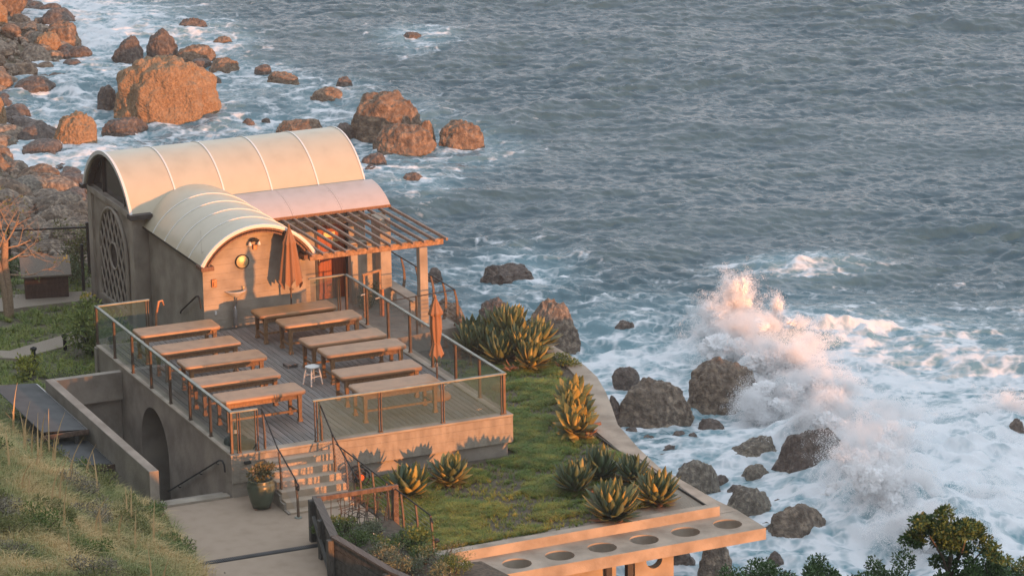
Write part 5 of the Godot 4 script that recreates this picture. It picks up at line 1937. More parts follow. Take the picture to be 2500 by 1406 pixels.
	for k in 5200:
		var z := rr.randf_range(-93.0, -22.0)
		var x := seg(z, RIGHT_EDGE) + 0.5 - rr.randf() * 8.0
		var sc := 0.05 + 0.16 * pow(rr.randf(), 2.0)
		where.append(Transform3D(Basis.from_euler(Vector3(rr.randf() * 0.5, rr.randf() * TAU, rr.randf() * 0.5)).scaled(Vector3.ONE * sc), Vector3(x, ground_height(x, z) + sc * 0.4 + 0.05, z)))
	mm.instance_count = where.size()
	for k in where.size(): mm.set_instance_transform(k, where[k])
	var o := MultiMeshInstance3D.new()
	o.name = "shingle"
	o.multimesh = mm
	o.material_override = M.rock_s
	add_child(o)
	tag(stuff(o), "small brown stones filling the gaps of the boulder beach", "shingle")

# ---------------------------------------------------------------- spray
func make_spray() -> void:
	var r := RandomNumberGenerator.new()
	r.seed = 23
	# clouds: q, p, height of the middle, radii (across, up, out), droplets
	var clouds := [
		[6.75, 101.6, 1.2, 0.32, 0.62, 0.35, 6500], [6.5, 101.4, 0.60, 0.75, 0.60, 0.6, 19000], [7.5, 101.0, 0.72, 0.7, 0.34, 0.5, 11000], [8.15, 101.8, 0.85, 0.14, 0.36, 0.2, 1300],
		[6.9, 98.8, 0.6, 0.85, 0.68, 0.8, 22000], [7.6, 95.8, 0.75, 0.95, 0.75, 0.9, 27000], [7.1, 93.4, 0.35, 0.7, 0.4, 0.7, 12000], [8.4, 93.8, 0.70, 0.85, 0.55, 0.8, 18000],
		[8.7, 90.2, 0.85, 0.6, 0.65, 0.4, 14000], [9.2, 88.6, 0.65, 1.05, 0.85, 0.9, 30000], [9.2, 85.8, 0.65, 0.9, 0.8, 0.8, 25000], [9.8, 83.6, 0.85, 0.9, 0.85, 0.7, 25000], [10.4, 82.0, 0.55, 0.95, 0.55, 0.8, 16000],
		[11.2, 88.0, 0.25, 1.4, 0.3, 1.3, 12000], [11.0, 92.6, 0.25, 1.2, 0.25, 1.1, 8000], [12.8, 90.5, 0.22, 1.2, 0.25, 1.0, 7000], [14.0, 93.0, 0.25, 0.7, 0.3, 0.6, 5000], [12.0, 85.2, 0.25, 1.2, 0.28, 1.1, 9000],
		[-9.6, 127.2, 0.3, 0.5, 0.25, 0.4, 2500], [-10.9, 125.5, 0.2, 0.6, 0.25, 0.5, 3500]]
	var d := B.new()
	# a loose handful of droplets
	for k in 44:
		var o := Vector3(r.randfn(), r.randfn(), r.randfn()) * 0.055
		var s := 0.0026 + 0.0035 * r.randf() + (0.006 if k < 2 else 0.0)
		var ax := [Vector3(s, 0, 0), Vector3(0, s, 0), Vector3(0, 0, s)]
		for sx in [-1.0, 1.0]:
			for sy in [-1.0, 1.0]:
				for sz in [-1.0, 1.0]:
					if sx * sy * sz > 0: d.tri(o + ax[0] * sx, o + ax[1] * sy, o + ax[2] * sz)
					else: d.tri(o + ax[2] * sz, o + ax[1] * sy, o + ax[0] * sx)
	var drop := d.done()
	var lump := noise(131, 1.2, 4)
	var lump2 := noise(132, 3.5, 5)
	for c in clouds:
		# each cloud is made of billows thrown up from its foot
		var puffs := []
		for k in 16:
			var u := Vector3(r.randfn(), r.randfn(), r.randfn()) * 0.55
			puffs.append([u, r.randf_range(0.16, 0.42)])
		var core := B.new()
		core.smooth(true)
		var ball := icosphere(4)
		for k in 12:
			var at: Vector3 = puffs[k][0] * 0.8
			var size: float = puffs[k][1] * r.randf_range(0.9, 1.3)
			var pts := []
			for dir in ball[0]:
				var f: float = 1.0 + 0.75 * lump.get_noise_3dv(dir * 1.2 + at * 7.0) + 0.28 * lump2.get_noise_3dv(dir * 1.6 + at * 5.0)
				var u: Vector3 = at + dir * size * f
				pts.append(Vector3(u.x * c[3], maxf(u.y * c[4], -c[2] - 0.2), -u.z * c[5]))
			for f in ball[1]: core.tri(pts[f[0]], pts[f[1]], pts[f[2]])
		var mm := MultiMesh.new()
		mm.transform_format = MultiMesh.TRANSFORM_3D
		mm.mesh = drop
		mm.instance_count = int(c[6] * 0.20)
		for k in mm.instance_count:
			var pf: Array = puffs[r.randi_range(0, 15)]
			var g := Vector3(r.randfn(), r.randfn(), r.randfn())
			var l := g.length()
			var u: Vector3 = pf[0] + g * pf[1] * (0.9 if l < 1.6 else 1.2)
			var q: float = c[0] + u.x * c[3]
			var p: float = c[1] + u.z * c[5]
			var y: float = c[2] + u.y * c[4]
			if y < 0.1: y = absf(y) * 0.4
			var sc := r.randf_range(0.7, 1.5)
			mm.set_instance_transform(k, Transform3D(Basis.from_euler(Vector3(r.randf() * TAU, r.randf() * TAU, 0)).scaled(Vector3.ONE * sc), on_sea(q, p) + Vector3(0, SEA + y, 0)))
		var o := MultiMeshInstance3D.new()
		o.name = numbered("sea_spray")
		o.multimesh = mm
		o.material_override = M.spray
		add_child(o)
		if c[4] > 0.32:
			var heart := MeshInstance3D.new()
			heart.name = "billow"
			heart.mesh = core.done()
			heart.material_override = M.foam
			heart.transform = Transform3D(Basis(Q, Vector3.UP, -PP), on_sea(c[0], c[1]) + Vector3(0, SEA + c[2], 0))
			o.add_child(heart, true)
		tag(stuff(o), "white spray thrown up by the wave breaking on the boulders", "spray", "spray of the breaking wave")

# ---------------------------------------------------------------- plants
const LEAF := 1.25
func leaf_cloud(blobs: Array, count: int, size: float, lo: Vector3, hi: Vector3, seed_: int, slim := 0.45, white := 0.0) -> ArrayMesh:
	var r := RandomNumberGenerator.new()
	r.seed = seed_
	var v := PackedVector3Array()
	var nr := PackedVector3Array()
	var col := PackedColorArray()
	var idx := PackedInt32Array()
	var total := 0.0
	for b in blobs: total += b[1].x * b[1].y * b[1].z
	for b in blobs:
		var n := int(count * b[1].x * b[1].y * b[1].z / total)
		for k in n:
			var g := Vector3(r.randfn(), r.randfn(), r.randfn()).normalized()
			var c: Vector3 = b[0] + g * pow(r.randf(), 0.42) * b[1]
			var dir := (g * 0.7 + Vector3(r.randfn(), r.randfn() + 0.45, r.randfn()) * 0.6).normalized()
			var side := dir.cross(Vector3(r.randfn(), r.randfn(), r.randfn())).normalized()
			var up := side.cross(dir)
			var s := size * r.randf_range(0.6, 1.25)
			var cc := lo.lerp(hi, r.randf()) * LEAF      # every leaf a tone of its own, wherever it hangs
			if white > 0.0 and r.randf() < white:
				cc = Vector3(0.7, 0.68, 0.64)
				s *= 0.7
			var color := Color(cc.x, cc.y, cc.z)
			var a := v.size()
			v.append_array([c, c + dir * s * 0.5 + side * s * slim * 0.5 + up * s * 0.08, c + dir * s - up * s * 0.08, c + dir * s * 0.5 - side * s * slim * 0.5 + up * s * 0.08])
			for q in 4:
				nr.append(-up)
				col.append(color)
			idx.append_array([a, a + 1, a + 2, a, a + 2, a + 3])
	var arr := []
	arr.resize(Mesh.ARRAY_MAX)
	arr[Mesh.ARRAY_VERTEX] = v
	arr[Mesh.ARRAY_NORMAL] = nr
	arr[Mesh.ARRAY_COLOR] = col
	arr[Mesh.ARRAY_INDEX] = idx
	var m := ArrayMesh.new()
	m.add_surface_from_arrays(Mesh.PRIMITIVE_TRIANGLES, arr)
	return m

func blobs_in(c: Vector3, rad: Vector3, n: int, seed_: int) -> Array:
	var r := RandomNumberGenerator.new()
	r.seed = seed_
	var out := []
	for k in n:
		var g := Vector3(r.randfn(), r.randfn(), r.randfn()).normalized() * pow(r.randf(), 0.5)
		out.append([c + g * rad * 0.75, rad * r.randf_range(0.26, 0.46)])
	return out

func shrub(called: String, label: String, at: Vector3, rad: Vector3, leaves: int, size: float, lo: Vector3, hi: Vector3, seed_: int, slim := 0.45, white := 0.0, group := "") -> Node3D:
	var t := thing(called, label, "shrub", at, 0.0, group)
	mi("foliage", leaf_cloud(blobs_in(Vector3(0, rad.y * 0.8, 0), rad, 12, seed_), leaves, size, lo, hi, seed_, slim, white), M.foliage, t)
	var b := B.new()
	var r := RandomNumberGenerator.new()
	r.seed = seed_ + 5
	for k in 6:
		var e := Vector3(r.randf_range(-0.6, 0.6) * rad.x, rad.y * r.randf_range(0.7, 1.3), r.randf_range(-0.6, 0.6) * rad.z)
		b.tube([Vector3(0, -0.08, 0), e * 0.5 + Vector3(0.02, 0.03, 0), e], [0.02, 0.014, 0.006], 5)
	part("stem", b, M.bark_dark, t)
	return t

var agave_leaf := []
func make_agave_leaves() -> void:
	for variant in 4:
		var b := B.new()
		b.smooth(true)
		var n := 7
		var rings := []
		for k in n + 1:
			var t := k / float(n)
			var w: float = seg(t, [[0.0, 0.10], [0.15, 0.085], [0.45, 0.15], [0.65, 0.135], [0.85, 0.07], [1.0, 0.003]])
			var th: float = 0.035 * (1.0 - t) + 0.004
			var bend: float = [0.10, -0.05, 0.20, 0.02][variant]
			var c := Vector3(0, bend * t * t - 0.07 * sin(t * 3.0), t)
			var edge := 0.045 * sin(PI * t)
			rings.append([c + Vector3(-w, edge, 0), c + Vector3(0, -th * 0.2, 0), c + Vector3(w, edge, 0), c + Vector3(0, -th, 0)])
		for k in n:
			for q in 4:
				var e := (q + 1) % 4
				b.quad(rings[k][q], rings[k + 1][q], rings[k + 1][e], rings[k][e])
		agave_leaf.append(b.done())

func agave(label: String, at: Vector3, size: float, leaves: int, seed_: int, tilt := Vector3.ZERO, lit_share := 0.25, group := "agaves of the garden", wide := 1.0) -> void:
	var t := thing("agave", label, "agave", at, 0.0, group)
	var r := RandomNumberGenerator.new()
	r.seed = seed_
	var lean := Basis.from_euler(tilt)
	leaves = int(leaves * 1.35)
	for k in leaves:
		var f := k / float(leaves - 1)
		var yaw := k * 2.39996 + r.randf_range(-0.12, 0.12)
		var pitch := lerpf(1.42, 0.02, pow(f, 0.8)) + r.randf_range(-0.1, 0.1)    # from upright at the heart to level outside
		var len_ := size * 1.12 * lerpf(0.72, 1.0, sin(PI * minf(f + 0.15, 1.0))) * r.randf_range(0.88, 1.08)
		var o := MeshInstance3D.new()
		o.name = "leaf"
		o.mesh = agave_leaf[r.randi_range(0, 3)]
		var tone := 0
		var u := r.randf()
		if u < lit_share: tone = 3 if r.randf() < 0.45 else 2  # golden tones put the low sunlight into the leaf colour
		elif u < lit_share + 0.35: tone = 1
		if f > 0.93 and r.randf() < 0.5: o.material_override = M.agave_dry
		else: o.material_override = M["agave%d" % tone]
		t.add_child(o, true)
		var basis_ := lean * Basis(Vector3.UP, yaw) * Basis(Vector3.RIGHT, -pitch)
		var foot := lean * Vector3(sin(yaw) * 0.05 * size, size * lerpf(0.26, 0.07, f), cos(yaw) * 0.05 * size)
		o.transform = Transform3D(basis_ * Basis.from_scale(Vector3(len_ * wide, len_, len_)), foot)
	var b := B.new()
	b.lathe([Vector2(0.11 * size, -0.1), Vector2(0.14 * size, 0.08 * size), Vector2(0.10 * size, 0.22 * size), Vector2(0.001, 0.3 * size)], 10)
	part("heart", b, M.agave_dry, t)

func make_agaves() -> void:
	make_agave_leaves()
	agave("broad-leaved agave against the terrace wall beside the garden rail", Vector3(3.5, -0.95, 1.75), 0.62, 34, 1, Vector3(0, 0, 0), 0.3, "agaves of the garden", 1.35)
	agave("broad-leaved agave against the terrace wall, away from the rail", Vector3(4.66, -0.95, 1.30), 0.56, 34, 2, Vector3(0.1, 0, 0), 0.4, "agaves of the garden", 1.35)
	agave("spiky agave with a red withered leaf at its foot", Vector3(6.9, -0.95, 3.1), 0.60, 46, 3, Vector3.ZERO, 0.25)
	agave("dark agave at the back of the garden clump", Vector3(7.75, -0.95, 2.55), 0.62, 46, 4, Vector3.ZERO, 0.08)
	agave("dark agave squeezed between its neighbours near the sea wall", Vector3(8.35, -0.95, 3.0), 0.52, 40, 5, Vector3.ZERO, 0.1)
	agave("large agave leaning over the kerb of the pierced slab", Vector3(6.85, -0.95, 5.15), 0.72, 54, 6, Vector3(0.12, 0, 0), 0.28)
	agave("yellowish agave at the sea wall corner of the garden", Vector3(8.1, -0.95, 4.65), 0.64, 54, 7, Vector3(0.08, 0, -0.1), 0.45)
	agave("golden-lit agave rosette leaning out beside the sea wall pipe", Vector3(8.62, -0.85, -0.6), 0.60, 34, 8, Vector3(0.7, 0, 0.1), 0.8, "agaves of the garden", 1.25)
	agave("golden-lit agave rosette lying behind the lowest golden one", Vector3(9.05, -0.85, -1.6), 0.58, 34, 9, Vector3(0.55, 0, 0.1), 0.75, "agaves of the garden", 1.25)
	agave("golden-lit agave rosette farthest up the sea wall", Vector3(9.5, -0.85, -2.6), 0.56, 34, 10, Vector3(0.45, 0, 0.1), 0.75, "agaves of the garden", 1.25)
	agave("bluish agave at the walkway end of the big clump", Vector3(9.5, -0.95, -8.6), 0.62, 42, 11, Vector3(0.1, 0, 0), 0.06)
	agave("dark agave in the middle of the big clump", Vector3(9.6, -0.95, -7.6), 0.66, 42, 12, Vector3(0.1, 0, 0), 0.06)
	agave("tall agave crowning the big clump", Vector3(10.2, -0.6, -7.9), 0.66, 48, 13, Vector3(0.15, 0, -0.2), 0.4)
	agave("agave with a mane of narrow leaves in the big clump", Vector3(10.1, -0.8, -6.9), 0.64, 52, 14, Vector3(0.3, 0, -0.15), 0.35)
	agave("yellow-lit agave hanging over the lawn in front of the big clump", Vector3(10.0, -0.9, -6.2), 0.58, 44, 15, Vector3(0.5, 0, -0.1), 0.6)
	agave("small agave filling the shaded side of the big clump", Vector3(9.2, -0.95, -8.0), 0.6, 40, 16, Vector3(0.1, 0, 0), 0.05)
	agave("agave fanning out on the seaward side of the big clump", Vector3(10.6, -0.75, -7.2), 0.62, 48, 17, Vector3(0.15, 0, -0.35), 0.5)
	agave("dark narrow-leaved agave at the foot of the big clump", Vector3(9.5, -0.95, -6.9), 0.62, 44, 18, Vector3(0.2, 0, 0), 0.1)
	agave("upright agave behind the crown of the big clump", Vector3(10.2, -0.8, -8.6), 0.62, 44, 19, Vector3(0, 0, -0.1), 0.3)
	# withered leaves at the feet
	var r := RandomNumberGenerator.new()
	r.seed = 9
	for e in [[Vector3(8.75, -0.93, -0.25), "pile of withered pink-brown agave leaves below the golden rosette"], [Vector3(9.35, -0.93, -6.0), "pile of withered orange agave leaves below the big clump"], [Vector3(7.15, -0.93, 3.6), "pile of withered red agave leaves between the spiky agaves"]]:
		var t := thing("withered_leaves", e[1], "leaves", e[0])
		for k in 9:
			var o := mi("leaf", agave_leaf[2], M.agave_dry, t)
			o.transform = Transform3D(Basis.from_euler(Vector3(r.randf_range(-0.5, 0.2), r.randf() * TAU, r.randf_range(-0.8, 0.8))).scaled(Vector3.ONE * r.randf_range(0.2, 0.36)), Vector3(r.randf_range(-0.12, 0.12), 0.05 + r.randf() * 0.08, r.randf_range(-0.12, 0.12)))

func tuft_mesh(seed_: int, blades: int, h: float, w: float, spread: float, droop: float) -> ArrayMesh:
	var r := RandomNumberGenerator.new()
	r.seed = seed_
	var b := B.new()
	for k in blades:
		var a := r.randf() * TAU
		var d := Vector3(cos(a), 0, sin(a))
		var s := Vector3(-d.z, 0, d.x) * w * r.randf_range(0.7, 1.2)
		var f := d * r.randf() * spread * 0.4
		var hh := h * r.randf_range(0.55, 1.1)
		var m := f + d * spread * 0.35 + Vector3(0, hh * 0.6, 0)
		var e := f + d * spread * r.randf_range(0.7, 1.3) + Vector3(0, hh * (1.0 - droop * r.randf()), 0)
		b.quad(f - s, f + s, m + s * 0.7, m - s * 0.7)
		b.tri(m - s * 0.7, m + s * 0.7, e)
	return b.done()

func scatter(called: String, label: String, mesh: Mesh, where: Array, tints: PackedColorArray) -> void:
	var mm := MultiMesh.new()
	mm.transform_format = MultiMesh.TRANSFORM_3D
	mm.use_colors = true
	mm.mesh = mesh
	mm.instance_count = where.size()
	for k in where.size():
		mm.set_instance_transform(k, where[k])
		mm.set_instance_color(k, tints[k])
	var o := MultiMeshInstance3D.new()
	o.name = numbered(called)
	o.multimesh = mm
	o.material_override = M.foliage
	add_child(o)
	tag(stuff(o), label, "grass")

func make_plants() -> void:
	var r := RandomNumberGenerator.new()
	r.seed = 31
	# lawn
	var patch := noise(33, 0.55, 3)
	var fine := noise(34, 2.2, 2)
	var where := []
	var tint := PackedColorArray()
	var poly := PackedVector2Array([Vector2(2.5, 5.35), Vector2(6.2, 5.2), Vector2(8.5, 4.5), Vector2(8.95, 2.4), Vector2(8.95, 0.5), Vector2(8.95, -0.4), Vector2(9.5, -1.7), Vector2(10.2, -3.8), Vector2(10.6, -5.9), Vector2(10.5, -6.8), Vector2(9.0, -7.2), Vector2(6.9, -8.5), Vector2(6.85, 0.3), Vector2(2.5, 0.35)])
	var tries := 0
	while where.size() < 42000 and tries < 200000:
		tries += 1
		var x := r.randf_range(2.4, 10.7)
		var z := r.randf_range(-8.6, 5.4)
		if not Geometry2D.is_point_in_polygon(Vector2(x, z), poly): continue
		var n := patch.get_noise_2d(x, z)
		if n < -0.12 and r.randf() < 0.85: continue
		if n < 0.02 and r.randf() < 0.4: continue
		var s := r.randf_range(0.7, 1.5) * (0.8 + 0.6 * maxf(n, 0.0))
		var dry := clampf(0.5 + 1.6 * fine.get_noise_2d(x, z) + (0.35 if z > 2.0 and x < 6.5 else -0.25), 0.0, 1.0)
		var g := Vector3(0.14, 0.22, 0.035).lerp(Vector3(0.46, 0.37, 0.05), dry * r.randf())
		if r.randf() < 0.05: g = Vector3(0.22, 0.15, 0.06)
		where.append(Transform3D(Basis(Vector3.UP, r.randf() * TAU).scaled(Vector3.ONE * s), Vector3(x, -0.955, z)))
		tint.append(Color(g.x, g.y, g.z))
	scatter("lawn_grass", "uneven green and yellowing grass of the sea wall garden", tuft_mesh(1, 7, 0.085, 0.006, 0.07, 0.3), where, tint)
	# slope on the near left: tall grass
	where = []
	tint = PackedColorArray()
	var where2 := []
	var tint2 := PackedColorArray()
	tries = 0
	while where.size() < 38000 and tries < 300000:
		tries += 1
		var z := r.randf_range(-9.5, 15.0)
		var x := r.randf_range(-11.0, 0.5)
		var toe := seg(z, [[-11.0, -3.6], [-8.0, -2.9], [-3.0, -2.75], [-0.5, -2.0], [1.0, -1.8], [3.6, -2.1], [5.2, -2.2], [8.0, -2.4], [12.0, -1.5], [16.0, 3.0]])
		if x > toe + 0.05 - r.randf() * 0.4: continue
		var n := patch.get_noise_2d(x * 0.8 + 40.0, z * 0.8)
		var y := ground_height(x, z) - 0.05
		var dry := clampf(0.45 + 1.5 * n + r.randf_range(-0.3, 0.3), 0.0, 1.0)
		var g := Vector3(0.20, 0.24, 0.06).lerp(Vector3(0.68, 0.49, 0.22), dry)
		var bs := Basis.from_euler(Vector3(r.randf_range(-0.3, 0.3), r.randf() * TAU, r.randf_range(-0.3, 0.3))).scaled(Vector3.ONE * r.randf_range(0.7, 1.3))
		where.append(Transform3D(bs, Vector3(x, y, z)))
		tint.append(Color(g.x, g.y, g.z))
	scatter("hillside_grass", "tall green and straw-coloured grass on the slope below the path", tuft_mesh(2, 8, 0.36, 0.007, 0.30, 0.6), where, tint)
	# yard behind: low dark ground cover
	where = []
	tint = PackedColorArray()
	for k in 9000:
		var z := r.randf_range(-23.0, -8.0)
		var x := r.randf_range(-4.5, 2.3)
		if z < -18.6: x = r.randf_range(-3.0, 4.5)
		if patch.get_noise_2d(x, z) < -0.3: continue
		var pz := seg(x, [[-2.4, -14.0], [-1.2, -13.1], [0.6, -13.9], [1.9, -15.0]])
		if absf(z - pz) < 0.42 and x > -2.5: continue
		if z > -18.4 and z < -17.2 and x > -0.7: continue
		var g := Vector3(0.14, 0.22, 0.04).lerp(Vector3(0.30, 0.32, 0.06), r.randf())
		where.append(Transform3D(Basis(Vector3.UP, r.randf() * TAU).scaled(Vector3.ONE * r.randf_range(0.6, 1.4)), Vector3(x, ground_height(x, z) - 0.02, z)))
		tint.append(Color(g.x, g.y, g.z))
	scatter("yard_cover", "green ground cover spread over the yard beside the path", tuft_mesh(3, 9, 0.16, 0.010, 0.14, 0.5), where, tint)
	# shrubs of the yard
	shrub("yard_shrub", "bright green leafy shrub growing beside the corner of the glass railing", Vector3(0.7, -1.0, -12.3), Vector3(0.85, 0.95, 0.75), 2400, 0.15, Vector3(0.09, 0.14, 0.03), Vector3(0.26, 0.29, 0.07), 41, 0.3)
	shrub("yard_shrub", "yellow-green young shrub beside the corrugated roof", Vector3(-1.35, -1.0, -11.2), Vector3(0.45, 0.4, 0.4), 420, 0.10, Vector3(0.12, 0.15, 0.02), Vector3(0.34, 0.32, 0.04), 42, 0.6)
	shrub("yard_shrub", "dark green shrub behind the wooden box", Vector3(0.2, -1.0, -20.0), Vector3(1.1, 0.6, 0.7), 1500, 0.09, Vector3(0.05, 0.085, 0.03), Vector3(0.12, 0.16, 0.06), 43)
	shrub("yard_shrub", "yellow-green shrub at the end of the yard fence", Vector3(2.9, -1.1, -21.6), Vector3(0.9, 0.75, 0.7), 1500, 0.09, Vector3(0.05, 0.07, 0.018), Vector3(0.18, 0.17, 0.05), 44)
	shrub("yard_shrub", "dark shrub filling the gap between the fence and the bath house", Vector3(2.2, -1.1, -19.6), Vector3(0.7, 0.65, 0.8), 1300, 0.08, Vector3(0.05, 0.08, 0.03), Vector3(0.11, 0.14, 0.06), 45)
	shrub("yard_shrub", "low dark shrub at the foot of the terrace", Vector3(-0.6, -1.0, -9.3), Vector3(0.8, 0.4, 0.6), 900, 0.07, Vector3(0.06, 0.08, 0.035), Vector3(0.13, 0.14, 0.07), 46)
	shrub("potted_succulent", "ragged green succulent growing out of the glazed pot", Vector3(0.36, -0.36, 0.98), Vector3(0.36, 0.26, 0.3), 520, 0.075, Vector3(0.05, 0.07, 0.025), Vector3(0.20, 0.15, 0.06), 47, 0.6)
	shrub("round_bush", "dark clipped round bush on the walkway beside the pier", Vector3(7.95, -0.5, -11.7), Vector3(0.36, 0.42, 0.33), 1100, 0.05, Vector3(0.035, 0.055, 0.02), Vector3(0.085, 0.105, 0.045), 48, 0.6)
	# planting bed by the fence
	shrub("bed_plant", "green foliage with white blossoms along the timber fence", Vector3(0.62, -0.75, 4.6), Vector3(0.32, 0.22, 0.9), 1700, 0.06, Vector3(0.06, 0.10, 0.025), Vector3(0.16, 0.20, 0.06), 51, 0.5, 0.05)
	shrub("bed_plant", "green trailing plant under the gate's top rail", Vector3(1.1, -0.72, 3.95), Vector3(0.5, 0.22, 0.32), 1100, 0.06, Vector3(0.06, 0.10, 0.025), Vector3(0.16, 0.19, 0.05), 52, 0.5, 0.02)
	shrub("bed_plant", "silver-green bushy plant at the bend of the timber fence", Vector3(1.15, -0.75, 6.5), Vector3(0.6, 0.34, 0.6), 1900, 0.055, Vector3(0.11, 0.13, 0.075), Vector3(0.24, 0.25, 0.16), 53, 0.25, 0.015)
	shrub("bed_plant", "fresh green leafy plant beside the path light", Vector3(2.0, -0.75, 5.6), Vector3(0.62, 0.36, 0.5), 1700, 0.07, Vector3(0.05, 0.095, 0.02), Vector3(0.15, 0.20, 0.05), 54, 0.5)
	shrub("bed_plant", "grey-green plant dotted with white flowers near the pierced slab", Vector3(2.1, -0.75, 6.9), Vector3(0.7, 0.32, 0.5), 1800, 0.05, Vector3(0.09, 0.12, 0.06), Vector3(0.22, 0.24, 0.14), 55, 0.25, 0.05)
	for k in 10:
		var z := 4.0 + k * 0.42
		var x := lerpf(0.75, 2.1, fmod(k * 0.618, 1.0)) + (0.15 if z > 6.0 else 0.0)
		shrub("bed_plant", ["fresh green low plant filling the planting bed", "grey-green low plant filling the planting bed"][k % 2], Vector3(x, -0.74, z), Vector3(0.42, 0.2 if k < 4 else 0.26, 0.42), 1300, 0.055, [Vector3(0.05, 0.09, 0.02), Vector3(0.10, 0.12, 0.065)][k % 2], [Vector3(0.14, 0.19, 0.05), Vector3(0.21, 0.23, 0.13)][k % 2], 120 + k, 0.4, 0.02, "low plants of the bed")
	shrub("bed_plant", "green ground plant spilling over the sea wall coping", Vector3(10.75, -0.95, -6.0), Vector3(0.5, 0.14, 0.8), 1300, 0.06, Vector3(0.05, 0.095, 0.02), Vector3(0.13, 0.17, 0.04), 56, 0.5)
	# shrubs of the near slope
	var sl := [[-2.2, 1.2, 0.5, "e"], [-2.3, 3.3, 0.55, "e"], [-3.1, 0.2, 0.6, "g"]]
	for k in 46:
		var z := -7.5 + k * 0.42
		var x := seg(z, [[-8.0, -3.3], [-3.0, -3.1], [1.0, -2.6], [5.2, -2.8], [12.0, -3.6]]) - r.randf() * 4.2
		sl.append([x, z, r.randf_range(0.36, 0.66), "gsgge"[r.randi_range(0, 4)]])
	for k in sl.size():
		var e: Array = sl[k]
		var c: Array = {"e": [Vector3(0.05, 0.10, 0.015), Vector3(0.16, 0.21, 0.04), "bright green"], "g": [Vector3(0.10, 0.12, 0.035), Vector3(0.26, 0.25, 0.08), "yellow-green"], "s": [Vector3(0.16, 0.14, 0.10), Vector3(0.30, 0.26, 0.19), "grey-brown"]}[e[3]]
		shrub("slope_shrub", c[2] + " shrub growing in the tall grass of the slope", Vector3(e[0], ground_height(e[0], e[1]) - 0.1, e[1]), Vector3(e[2], e[2] * 0.66, e[2]), 1500, 0.07, c[0], c[1], 61 + k, 0.3, 0.012 if e[3] == "s" else 0.0, "shrubs of the near slope")
	for k in 34:
		var z := r.randf_range(-6.0, 10.0)
		var x := seg(z, [[-8.0, -3.4], [-3.0, -3.2], [1.0, -2.6], [5.2, -2.8], [10.0, -3.4]]) - r.randf() * 3.0
		var b := B.new()
		var h := r.randf_range(0.6, 1.4)
		var d := Vector3(r.randf_range(-0.05, 0.35), 0, r.randf_range(-0.25, 0.25)) * h
		var s := thing("dry_stalk", "dry straw-coloured reed stalk standing out of the slope grass", "stalk", Vector3(x, ground_height(x, z) + 0.15, z), 0.0, "dry stalks on the slope")
		var w := Vector3(0.034, 0, -0.016)
		var p0 := Vector3.ZERO
		for q in 5:
			var t := (q + 1) / 5.0
			var p1 := Vector3(0, h * (t - 0.12 * t * t), 0) + d * t * t
			b.quad(p0 - w * (1.0 - 0.9 * (t - 0.2)), p0 + w * (1.0 - 0.9 * (t - 0.2)), p1 + w * (1.0 - 0.9 * t), p1 - w * (1.0 - 0.9 * t))
			p0 = p1
		part("stem", b, M.agave_stalk, s)
		b = B.new()
		for q in 3:
			var y := h * r.randf_range(0.1, 0.5)
			var o := Vector3(r.randf_range(-0.2, 0.2), r.randf_range(0.05, 0.3), r.randf_range(-0.2, 0.2))
			b.quad(d * y / h + Vector3(-0.008, y, 0), d * y / h + Vector3(0.008, y, 0), d * y / h + Vector3(0.004, y, 0) + o, d * y / h + Vector3(-0.004, y, 0) + o)
		part("blade", b, M.agave_stalk, s)
	make_bare_tree()
	make_near_trees()

func branch(b: B, a: Vector3, dir: Vector3, len_: float, rad: float, depth: int, r: RandomNumberGenerator, ends: Array) -> void:
	var p := [a]
	var d := dir
	var rr := [rad]
	var c := a
	for k in 4:
		d = (d + Vector3(r.randfn(), r.randfn() + 0.15, r.randfn()) * 0.16).normalized()
		c += d * len_ / 4.0
		p.append(c)
		rr.append(rad * (1.0 - 0.42 * (k + 1) / 4.0))
	b.tube(p, rr, 7 if depth > 1 else 5)
	if depth == 0:
		ends.append(c)
		return
	for k in r.randi_range(2, 3):
		var nd := (d + Vector3(r.randfn(), r.randfn() * 0.6 + 0.1, r.randfn()) * 0.75).normalized()
		branch(b, p[r.randi_range(2, 4)], nd, len_ * r.randf_range(0.6, 0.85), rad * 0.5, depth - 1, r, ends)

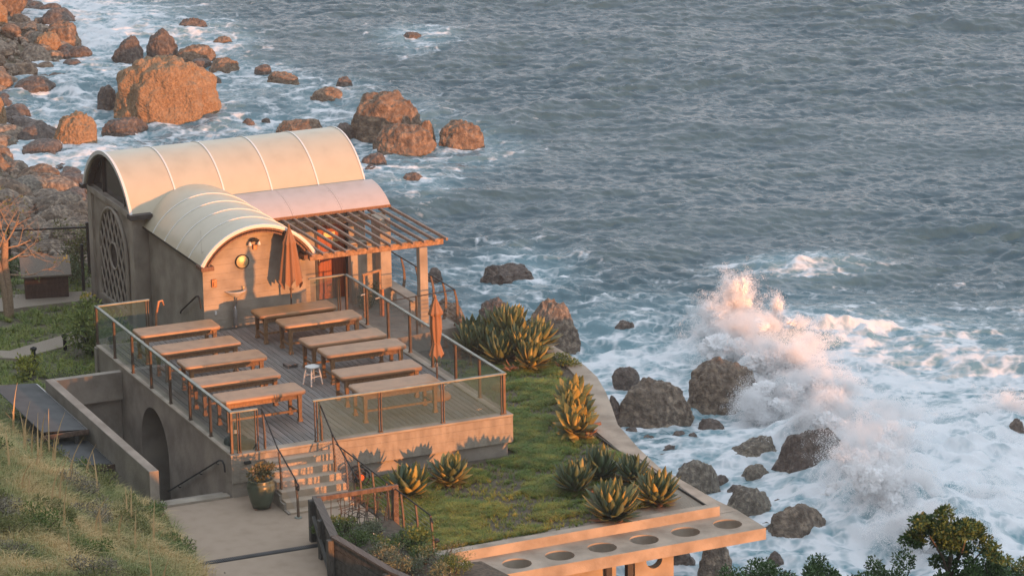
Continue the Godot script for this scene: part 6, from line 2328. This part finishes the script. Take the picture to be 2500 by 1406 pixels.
func make_bare_tree() -> void:
	var r := RandomNumberGenerator.new()
	r.seed = 12
	var t := thing("bare_tree", "pale-barked tree with almost leafless branches beside the wooden box", "tree", Vector3(-0.2, -1.05, -17.0))
	var b := B.new()
	b.tube([Vector3(0, 0, 0), Vector3(0.02, 0.8, 0.0), Vector3(-0.05, 1.5, 0.02), Vector3(0.0, 2.1, 0.0)], [0.14, 0.11, 0.10, 0.09], 9)
	b.tube([Vector3(-0.06, 0, 0.1), Vector3(-0.12, 0.8, 0.08), Vector3(-0.22, 1.5, 0.06), Vector3(-0.35, 2.2, 0.0)], [0.10, 0.08, 0.07, 0.06], 8)
	part("trunk", b, M.bark_pale, t)
	var ends := []
	var starts := [[Vector3(0, 2.05, 0), Vector3(0.6, 0.75, 0.1)], [Vector3(0, 2.1, 0), Vector3(0.1, 1, -0.2)], [Vector3(-0.35, 2.2, 0), Vector3(-0.2, 1, 0.1)], [Vector3(0, 1.9, 0), Vector3(1.0, 0.35, 0.25)], [Vector3(0.0, 1.55, 0), Vector3(1, 0.05, 0.2)], [Vector3(-0.2, 1.9, 0), Vector3(0.3, 0.9, 0.3)], [Vector3(0.0, 1.2, 0), Vector3(0.9, 0.0, 0.4)]]
	for s in starts:
		b = B.new()
		branch(b, s[0], s[1].normalized(), 0.72, 0.027, 3, r, ends)
		part("branch", b, M.bark_pale, t)
	var blobs := []
	for k in ends.size():
		if k % 4 == 0: blobs.append([ends[k], Vector3.ONE * 0.10])
	mi("leaves", leaf_cloud(blobs, blobs.size() * 9, 0.08, Vector3(0.08, 0.10, 0.03), Vector3(0.2, 0.22, 0.06), 8, 0.5), M.foliage, t)

func make_near_trees() -> void:
	var r := RandomNumberGenerator.new()
	r.seed = 44
	# evergreen with an uneven crown near the photographer
	var base := Vector3(-3.45, 7.9, 35.9)
	var t := thing("evergreen_tree", "small evergreen tree with a lopsided leafy crown against the foam", "tree", base)
	var b := B.new()
	b.tube([Vector3(0, 0, 0), Vector3(0.03, 0.9, 0), Vector3(-0.02, 1.5, 0.0), Vector3(0.02, 1.9, 0)], [0.05, 0.035, 0.028, 0.018], 8)
	for e in [[Vector3(0, 1.4, 0), Vector3(-0.35, 2.05, 0.1)], [Vector3(0, 1.45, 0), Vector3(0.3, 1.95, -0.1)], [Vector3(0, 1.55, 0), Vector3(-0.1, 2.15, 0.05)], [Vector3(0, 1.35, 0), Vector3(0.42, 1.75, 0.05)]]:
		b.tube([e[0], e[0].lerp(e[1], 0.5) + Vector3(0.02, 0.03, 0.02), e[1]], [0.02, 0.014, 0.006], 6)
	part("trunk", b, M.bark_dark, t)
	var bl := []
	for e in [[-0.34, 2.07, 0.20, 0.16], [-0.12, 2.17, 0.17, 0.16], [-0.40, 1.86, 0.16, 0.10], [0.0, 2.0, 0.28, 0.18], [0.18, 1.92, 0.26, 0.22], [0.10, 1.72, 0.24, 0.16], [0.42, 1.84, 0.15, 0.14], [0.50, 1.66, 0.15, 0.12], [0.28, 1.58, 0.24, 0.16], [-0.22, 1.95, 0.2, 0.14], [0.12, 1.45, 0.25, 0.14], [0.44, 1.45, 0.2, 0.12]]:
		var c: Vector3 = Q * e[0] + Vector3(0, e[1], 0) + PP * r.randf_range(-0.15, 0.15)
		for k in 4:
			var g := Vector3(r.randfn(), r.randfn(), r.randfn()) * 0.42
			bl.append([c + Vector3(g.x * e[2], g.y * e[3], g.z * e[2]), Vector3(e[2], e[3], e[2]) * r.randf_range(0.35, 0.6)])
	mi("crown", leaf_cloud(bl, 11000, 0.052, Vector3(0.03, 0.06, 0.018), Vector3(0.095, 0.16, 0.05), 71, 0.55), M.foliage, t)
	# hedge of bushes below
	var spots := [[1780, 0.30, 0.42], [1845, 0.34, 0.48], [1905, 0.30, 0.40], [1950, 0.26, 0.3], [2010, 0.24, 0.30], [2050, 0.24, 0.3], [2090, 0.30, 0.34], [2150, 0.26, 0.36], [2230, 0.28, 0.32], [2310, 0.28, 0.3], [2400, 0.26, 0.26], [2480, 0.26, 0.52], [2540, 0.3, 0.5]]
	for k in spots.size():
		var e: Array = spots[k]
		var q: float = (e[0] - 1250.0) / 8405.8 * 38.6
		var p := 38.0 + 0.3 * (k % 3)
		var c := S0 + Q * q + PP * p
		c.y = 8.72
		shrub("near_bush", ["dark evergreen bush dotted with pale blossoms below the pierced slab", "dark evergreen bush in the hedge beside the small evergreen tree"][0 if k < 3 else 1], c, Vector3(e[1] * 1.35, (e[2] + 0.5) * 0.46, e[1] * 1.2), 4200, 0.045, Vector3(0.03, 0.06, 0.018), Vector3(0.095, 0.155, 0.055), 81 + k, 0.5, 0.10 if k < 3 else 0.02, "hedge near the photographer")

func _ready() -> void:
	rng.seed = 1
	make_materials()
	mat("agave_stalk", lin(0.50, 0.34, 0.16), 0.8)
	make_view()
	make_land()
	make_sea()
	make_bathhouse()
	make_pergola()
	make_terrace()
	make_glass_rail()
	make_seawall()
	make_fence()
	make_left_side()
	make_rails()
	make_tables()
	make_parasols()
	make_small_things()
	make_rocks()
	make_agaves()
	make_plants()
	make_spray()
